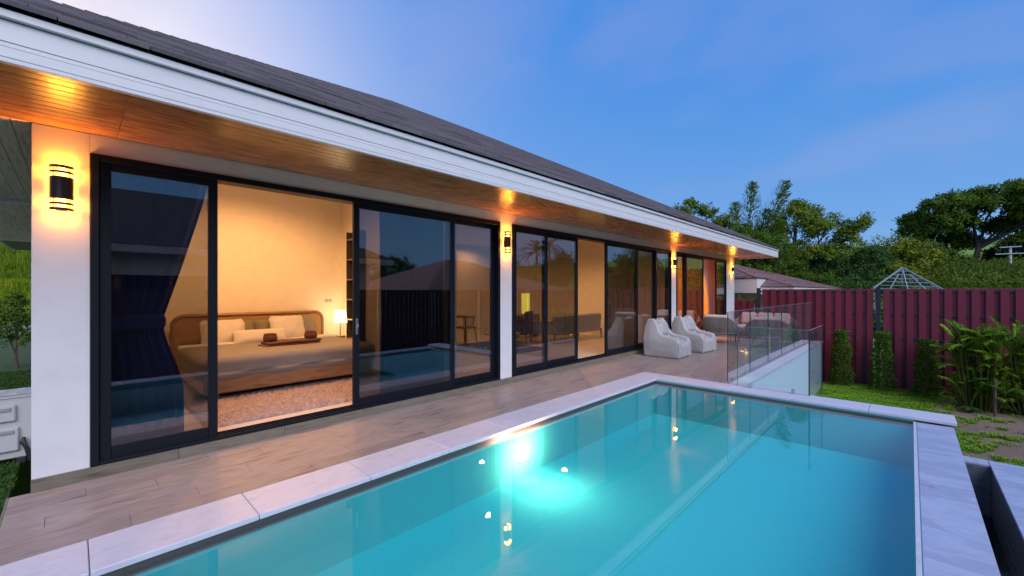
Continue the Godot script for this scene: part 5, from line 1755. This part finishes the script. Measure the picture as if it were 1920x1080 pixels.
func trees() -> void:
	var dk := Color(0.036, 0.072, 0.012)
	var md := Color(0.105, 0.17, 0.022)
	var lt := Color(0.19, 0.27, 0.03)
	var yl := Color(0.24, 0.28, 0.03)
	# big spreading tree on the rise
	var lobes := []
	for e in [[-6.5, 11.0, 3.2, 1.6], [-4.0, 12.9, 3.2, 1.5], [-1.0, 14.2, 3.6, 1.5], [3.0, 15.0, 3.8, 1.6], [6.5, 13.4, 3.6, 1.7], [9.5, 11.4, 3.0, 1.6], [1.0, 11.8, 3.0, 1.2], [-3.5, 9.6, 2.8, 1.4], [6.5, 10.2, 3.2, 1.3], [-7.8, 8.8, 2.2, 1.6], [-5.0, 7.6, 2.8, 1.6], [2.8, 9.0, 2.6, 1.2], [9.5, 8.6, 2.6, 1.5], [-2.4, 6.4, 2.4, 1.5]]:
		lobes.append([Vector3(e[0] * 0.84 + 0.9, e[1] * 0.80, rr(-3.5, 2.0)), Vector3(e[2], e[3] * 1.15, e[2])])
	var big := thing("spreading_tree", "huge dark tree with a broad domed crown on the rise at the right", "tree", Vector3(6.3, 3.6, -89.0))
	var lm := limbs(Vector3.ZERO, [lobes[3], lobes[2], lobes[5], lobes[8], lobes[11]], 0.42, 0.36)
	lm.tube([Vector3(-2.6, -0.6, 0.5), Vector3(-2.9, 2.5, 0.4), Vector3(-3.0, 5.0, 0.0), Vector3(-3.4, 7.4, 0)], [0.6, 0.42, 0.36, 0.2], 10)
	part("trunk", lm, M.bark, big)
	part("crown", crown(lobes, 52, 46, 0.8, 0.46, dk, md, Color(0.16, 0.20, 0.03), 0.72), M.leaf, big)
	# under storey beneath it
	tree("dark_tree", "dark rounded tree under the left half of the huge domed tree", Vector3(-0.8, 2.6, -80.0), [[Vector3(0.5, 3.6, 0), Vector3(3.8, 2.6, 3)], [Vector3(4.0, 2.4, 0), Vector3(2.6, 2.0, 2.2)], [Vector3(-3.4, 2.6, 1), Vector3(2.6, 2.4, 2.5)]], 0.3, 0.4, 75, 46, 0.85, 0.40, dk, md, Color(0.06, 0.10, 0.02))
	tree("round_dark_tree", "low round almost black tree beside the trunks of the huge tree", Vector3(9.8, 3.6, -90.0), [[Vector3(0, 2.6, 0), Vector3(2.6, 2.0, 2.2)]], 0.2, 0.4, 90, 40, 0.6, 0.36, Color(0.008, 0.018, 0.012), Color(0.02, 0.036, 0.018))
	tree("yellow_green_tree", "yellow green bushy tree between the gap of sky and the huge tree", Vector3(-2.2, 0.8, -64.0), [[Vector3(0.4, 4.6, 0), Vector3(2.6, 2.6, 2.4)], [Vector3(2.6, 3.9, 0), Vector3(2.2, 2.4, 2.2)], [Vector3(-2.4, 3.0, 0), Vector3(2.0, 2.2, 2.2)], [Vector3(0.5, 2.4, 1.5), Vector3(3.2, 2.0, 2.0)]], 0.22, 0.35, 62, 42, 0.6, 0.30, Color(0.055, 0.095, 0.014), yl, Color(0.18, 0.17, 0.03))
	tree("hazy_tree", "pale feathery tree low in the gap of sky", Vector3(-5.6, 0.6, -70.0), [[Vector3(0, 4.6, 0), Vector3(2.0, 2.2, 2.0)], [Vector3(1.6, 5.4, 0), Vector3(0.9, 1.4, 0.9), 0.5], [Vector3(-1.6, 3.8, 0), Vector3(1.8, 2.0, 1.6)]], 0.2, 0.35, 55, 36, 0.55, 0.26, Color(0.05, 0.09, 0.02), Color(0.11, 0.17, 0.04))
	# the two broad trees in the middle
	tree("broad_tree", "broad dark green tree with a yellowish top right of the eave corner", Vector3(-7.0, -1.2, -41.5), [[Vector3(0, 8.4, 0), Vector3(2.1, 1.7, 1.8)], [Vector3(2.2, 7.6, 0.5), Vector3(1.7, 1.5, 1.6)], [Vector3(-1.7, 7.0, 0.6), Vector3(1.7, 1.6, 1.6)], [Vector3(3.3, 6.4, -0.2), Vector3(1.2, 1.4, 1.3), 0.7], [Vector3(1.0, 5.6, 0.9), Vector3(2.3, 1.3, 1.6)], [Vector3(4.3, 7.6, 0), Vector3(0.6, 1.3, 0.6), 0.35], [Vector3(0.2, 9.6, 0), Vector3(0.9, 0.7, 0.8), 0.4]], 0.20, 0.45, 66, 50, 0.46, 0.20, dk, lt, Color(0.30, 0.27, 0.03))
	tree("leaning_tree", "dark tree with bare leaning limbs behind the brown roof", Vector3(-7.2, -1.2, -35.5), [[Vector3(0.4, 4.2, 0), Vector3(1.9, 1.4, 1.5)], [Vector3(2.2, 3.2, 0.3), Vector3(1.7, 1.3, 1.4)], [Vector3(-1.5, 4.8, 0), Vector3(1.5, 1.3, 1.3)]], 0.16, 0.5, 48, 44, 0.40, 0.18, dk, md)
	tree("low_bushy_tree", "low bushy tree rising over the fence left of the steel frame", Vector3(-3.6, -0.9, -42.0), [[Vector3(0, 3.2, 0), Vector3(2.4, 1.9, 1.8)], [Vector3(1.4, 4.6, 0), Vector3(1.3, 1.3, 1.2)], [Vector3(-1.9, 3.8, 0), Vector3(1.5, 1.9, 1.4)], [Vector3(1.9, 2.2, 0.6), Vector3(1.6, 1.4, 1.3)]], 0.16, 0.4, 70, 44, 0.40, 0.18, Color(0.026, 0.07, 0.022), Color(0.08, 0.16, 0.045))
	tree("hedge_tree", "dense mid green tree filling the foot of the trees behind the brown roof", Vector3(-5.6, -1.1, -37.5), [[Vector3(0, 2.6, 0), Vector3(2.2, 1.6, 1.4)], [Vector3(2.4, 2.1, 0), Vector3(1.7, 1.5, 1.3)], [Vector3(-2.2, 3.2, 0), Vector3(1.6, 1.6, 1.3)]], 0.14, 0.4, 70, 44, 0.38, 0.16, Color(0.028, 0.075, 0.02), Color(0.08, 0.155, 0.035))
	# feathery upright tree
	var f := thing("feathery_tree", "tall feathery tree with upswept plumes above the roof edge", "tree", Vector3(-9.0, -1.2, -34.5))
	var st := MB.new()
	var lv := MB.new()
	for e in [[-1.6, 8.0, 0.0], [-0.5, 9.3, 0.3], [0.55, 10.7, 0.0], [2.6, 10.4, 0.0], [-2.4, 6.9, 0.4], [1.4, 8.6, -0.3], [0.2, 7.6, 0.6], [2.4, 7.6, 0.4], [-1.0, 6.4, 0.8], [1.4, 6.2, 0.8], [3.0, 6.0, 0.2]]:
		var tip := Vector3(e[0], e[1], e[2])
		var mid := Vector3(e[0] * 0.42, e[1] * 0.62, e[2] * 0.5)
		st.tube([Vector3(0, 0, 0), mid, tip], [0.09, 0.05, 0.01], 6, Color.WHITE, false)
		for k in 1150:
			var t := lerpf(0.28, 1.0, pow(rng.randf(), 0.7))
			var p := Vector3.ZERO.lerp(mid, t).lerp(mid.lerp(tip, t), t)
			var d := (tip - mid).normalized()
			var w := 0.85 * sin(PI * clampf(t * 0.92, 0, 1)) + 0.05
			var o := rdir()
			o = (o - d * o.dot(d)).normalized()
			var at := p + o * w * rng.randf()
			leaf(lv, at, (o * 0.8 + d * 0.9 + Vector3(0, -0.15, 0)).normalized(), (o + Vector3(0, 0.6, 0)).normalized(), rr(0.20, 0.40), rr(0.05, 0.085), dk.lerp(lt, pow(rng.randf(), 1.3)))
	part("trunk", st, M.bark, f)
	part("crown", lv, M.leaf, f)
	# thin trees over the roof
	tree("thin_tree", "thin loose leaved tree showing leftmost above the roof slope", Vector3(-11.2, -1.2, -27.5), [[Vector3(0.0, 7.6, 0), Vector3(0.5, 0.9, 0.5)], [Vector3(0.9, 8.1, 0), Vector3(0.45, 0.9, 0.45)], [Vector3(0.5, 6.6, 0), Vector3(1.0, 0.8, 0.7)], [Vector3(-0.5, 7.0, 0), Vector3(0.4, 0.6, 0.4), 0.6]], 0.09, 0.55, 26, 26, 0.24, 0.17, dk, lt)
	tree("thin_tree", "thin tree with reddish tipped crown between the leftmost and the feathery tree", Vector3(-10.0, -1.2, -29.5), [[Vector3(0.0, 8.0, 0), Vector3(0.65, 0.6, 0.6)], [Vector3(0.9, 7.2, 0), Vector3(0.75, 0.7, 0.6)], [Vector3(-0.5, 6.6, 0), Vector3(0.7, 0.7, 0.6)], [Vector3(0.7, 5.6, 0), Vector3(0.9, 0.8, 0.7)]], 0.10, 0.55, 32, 26, 0.26, 0.17, dk, lt, Color(0.14, 0.07, 0.02))
	tree("bright_bush_tree", "brighter green bushy tree in front of the feathery tree", Vector3(-8.9, -1.2, -32.0), [[Vector3(0, 6.3, 0), Vector3(1.2, 1.2, 1.0)], [Vector3(1.8, 5.4, 0), Vector3(1.6, 1.4, 1.2)], [Vector3(-0.8, 5.0, 0), Vector3(0.9, 1.0, 0.9)], [Vector3(0.4, 4.0, 0.3), Vector3(1.9, 1.0, 1.2)]], 0.12, 0.45, 62, 42, 0.32, 0.15, Color(0.04, 0.10, 0.016), Color(0.14, 0.23, 0.03))
	tree("bright_bush", "bright green bush at the right edge of the view over the fence", Vector3(9.6, 1.3, -66.0), [[Vector3(0, 1.1, 0), Vector3(2.4, 1.0, 1.8)], [Vector3(-2.4, 0.5, 0), Vector3(1.6, 0.8, 1.4)]], 0.12, 0.4, 80, 42, 0.5, 0.22, Color(0.05, 0.12, 0.016), Color(0.17, 0.30, 0.03))
	tree("side_tree", "green tree at the right edge of the view behind the utility pole", Vector3(14.5, 4.2, -99.0), [[Vector3(0, 6.4, 0), Vector3(3.4, 3.0, 3)], [Vector3(-2.6, 4.4, 0), Vector3(2.0, 1.8, 2)]], 0.25, 0.4, 80, 42, 0.8, 0.36, dk, lt)
	# undergrowth on the rise, and low growth behind the fence
	var places := []
	var cols := []
	for k in 3000:
		var z := rr(-125.0, -44.0)
		var x := rr(-14.0, 30.0)
		places.append([Vector3(x, land(x, z) - 0.1, z), rr(0.6, 1.7) * (0.6 if z > -60.0 else 1.0)])
		var t := 0.5 + 0.7 * wob.get_noise_2d(x * 0.5, z * 0.5) + rr(-0.2, 0.2)
		cols.append(Color(0.035, 0.08, 0.014).lerp(Color(0.17, 0.22, 0.028), clampf(t, 0, 1)))
	for k in 420:
		var z := rr(-43.0, -37.0)
		var x := rr(-12.0, 9.0)
		places.append([Vector3(x, land(x, z) - 0.05, z), rr(0.7, 1.5)])
		cols.append(Color(0.03, 0.08, 0.02).lerp(Color(0.10, 0.18, 0.04), rng.randf()))
	scatter("undergrowth", "tangled green and yellowish undergrowth on the rise behind the plum fence", clump_mesh(110, Vector3(1.1, 0.9, 1.1), 0.26), places, cols)
	places = []; cols = []
	for k in 2600:
		var x := rr(-85.0, -36.0)
		var z := x * rr(-0.16, 0.06)
		places.append([Vector3(x, land(x, z) - 0.05, z), rr(0.5, 1.3)])
		var t := 0.5 + 1.0 * wob.get_noise_2d(x * 0.45, z * 0.6) + rr(-0.15, 0.15)
		cols.append(Color(0.12, 0.22, 0.02).lerp(Color(0.40, 0.45, 0.03), clampf(t, 0, 1)))
	var tall := MB.new()
	for k in 90:
		var a := rr(0, TAU)
		var o := Vector3(cos(a), 0, sin(a))
		var b := o * sqrt(rng.randf()) * 0.75
		blade(tall, [b, b + o * 0.06 + Vector3(0, rr(0.25, 0.4), 0), b + o * rr(0.1, 0.3) + Vector3(0, rr(0.4, 0.8), 0)], 0.055, Color.WHITE * rr(0.75, 1.2))
	scatter("hill_grass", "tall yellow green grass and weeds on the slope at the far left", tall.mesh(), places, cols)
	for e in [[Vector3(-92, land(-92, 3), 2.0), "dark tree on the crest of the left slope under the eave"], [Vector3(-96, land(-96, 8), 9.5), "second dark tree on the crest of the left slope, nearly hidden by the eave"]]:
		tree("crest_tree", e[1], e[0], [[Vector3(0, 4.5, 0), Vector3(4, 3.0, 4)], [Vector3(2, 3.0, -3), Vector3(3, 2.4, 3)]], 0.3, 0.4, 60, 36, 0.9, 0.5, dk, md)
	# what the glass doors mirror: palms and trees beyond the right fence
	palm("coconut_palm", "coconut palm beyond the right fence, mirrored left of the open living room door", Vector3(22.5, -1.4, -38.5), 7.6, 18, 2.9, 20, Color(0.03, 0.06, 0.018))
	palm("coconut_palm", "taller coconut palm beyond the right fence, mirrored beside the round tree", Vector3(24.0, -1.4, -43.0), 8.8, 18, 3.0, 20, Color(0.03, 0.06, 0.018))
	palm("coconut_palm", "short coconut palm beyond the right fence, mirrored in the bedroom sliding door", Vector3(33.0, -1.4, -33.0), 5.2, 16, 2.4, 18, Color(0.025, 0.05, 0.018))
	tree("round_tree", "round leafy tree beyond the right fence, mirrored beside the palms", Vector3(20.0, -1.4, -40.0), [[Vector3(0, 5.4, 0), Vector3(2.2, 2.4, 2.2)]], 0.2, 0.4, 110, 40, 0.5, 0.24, dk, md)
	for e in [[Vector3(28, -1.4, -46), "spreading tree beyond the right fence behind the mirrored palms"], [Vector3(38, -1.4, -50), "tall tree beyond the right fence at the far end of the mirrored row"], [Vector3(40, -1.4, -30), "wide tree behind the mirrored plain roofed house"], [Vector3(17, -1.4, -52), "broad tree beyond the fence corner, mirrored in the far doors"], [Vector3(12.5, -1.4, -44), "dense tree beyond the fence corner mirrored in the closed living room door"]]:
		var k := rr(0.9, 1.15)
		tree("garden_tree", e[1], e[0], [[Vector3(0, 5.2 * k, 0), Vector3(3.2, 2.4, 3.0)], [Vector3(2.4, 3.8, 1), Vector3(2.4, 2.0, 2.2)], [Vector3(-2.2, 4.0, -1), Vector3(2.4, 2.0, 2.2)]], 0.25, 0.4, 60, 40, 0.7, 0.32, dk, md)

func yard_things() -> void:
	# bare steel roof frame behind the fence
	var g := thing("steel_roof_frame", "bare galvanised steel frame of a hipped roof behind the plum fence", "roof frame", Vector3(-0.45, 0, -41.2))
	var peak := Vector3(0, 3.25, 0)
	var cs := [Vector3(-1.5, 1.75, 2.0), Vector3(2.1, 1.55, 2.0), Vector3(2.1, 1.55, -2.0), Vector3(-1.5, 1.75, -2.0)]
	for k in 4:
		var mb := MB.new()
		mb.bar(cs[k], peak, 0.07, 0.09)
		part("hip_rafter", mb, M.galvanised, g)
		mb = MB.new()
		mb.bar(cs[k], cs[(k + 1) % 4], 0.06, 0.08)
		part("eave_beam", mb, M.galvanised, g)
		for r in 5:
			var t := (r + 1) / 6.0
			mb = MB.new()
			mb.bar(cs[k].lerp(peak, t), cs[(k + 1) % 4].lerp(peak, t), 0.04, 0.05)
			part("batten", mb, M.galvanised, g)
		for r in 3:
			var t := (r + 1) / 4.0
			mb = MB.new()
			mb.bar(cs[k].lerp(cs[(k + 1) % 4], t), peak.lerp(cs[k].lerp(cs[(k + 1) % 4], t), 0.06 + absf(t - 0.5)), 0.05, 0.06)
			part("rafter", mb, M.galvanised, g)
		mb = MB.new()
		mb.bar(Vector3(cs[k].x * 0.9, -1.4, cs[k].z * 0.9), cs[k] * Vector3(0.98, 1, 0.98), 0.1, 0.1)
		part("post", mb, M.galvanised, g)
	var mb := MB.new()
	mb.bar(Vector3(0, 1.6, 0), peak, 0.08, 0.08)
	part("king_post", mb, M.galvanised, g)
	# utility pole
	var u := thing("utility_pole", "pale concrete utility pole with two crossarms at the right edge", "utility pole", Vector3(8.55, 2.6, -76.8))
	mb = MB.new()
	mb.tube([Vector3(0, -1.0, 0), Vector3(0, 4.3, 0)], [0.15, 0.11], 8)
	part("shaft", mb, M.white_plastic, u)
	for e in [[4.2, 0.85], [3.4, 1.2]]:
		mb = MB.new()
		mb.bar(Vector3(-e[1], e[0], 0.15), Vector3(e[1], e[0], 0.15), 0.11, 0.11)
		part("crossarm", mb, M.white_plastic, u)
		for x in [-0.9, -0.35, 0.35, 0.9]:
			mb = MB.new()
			mb.tube([Vector3(x * e[1], e[0] + 0.07, 0.15), Vector3(x * e[1], e[0] + 0.34, 0.15)], 0.06, 6)
			part("insulator", mb, M.dark_plastic, u)
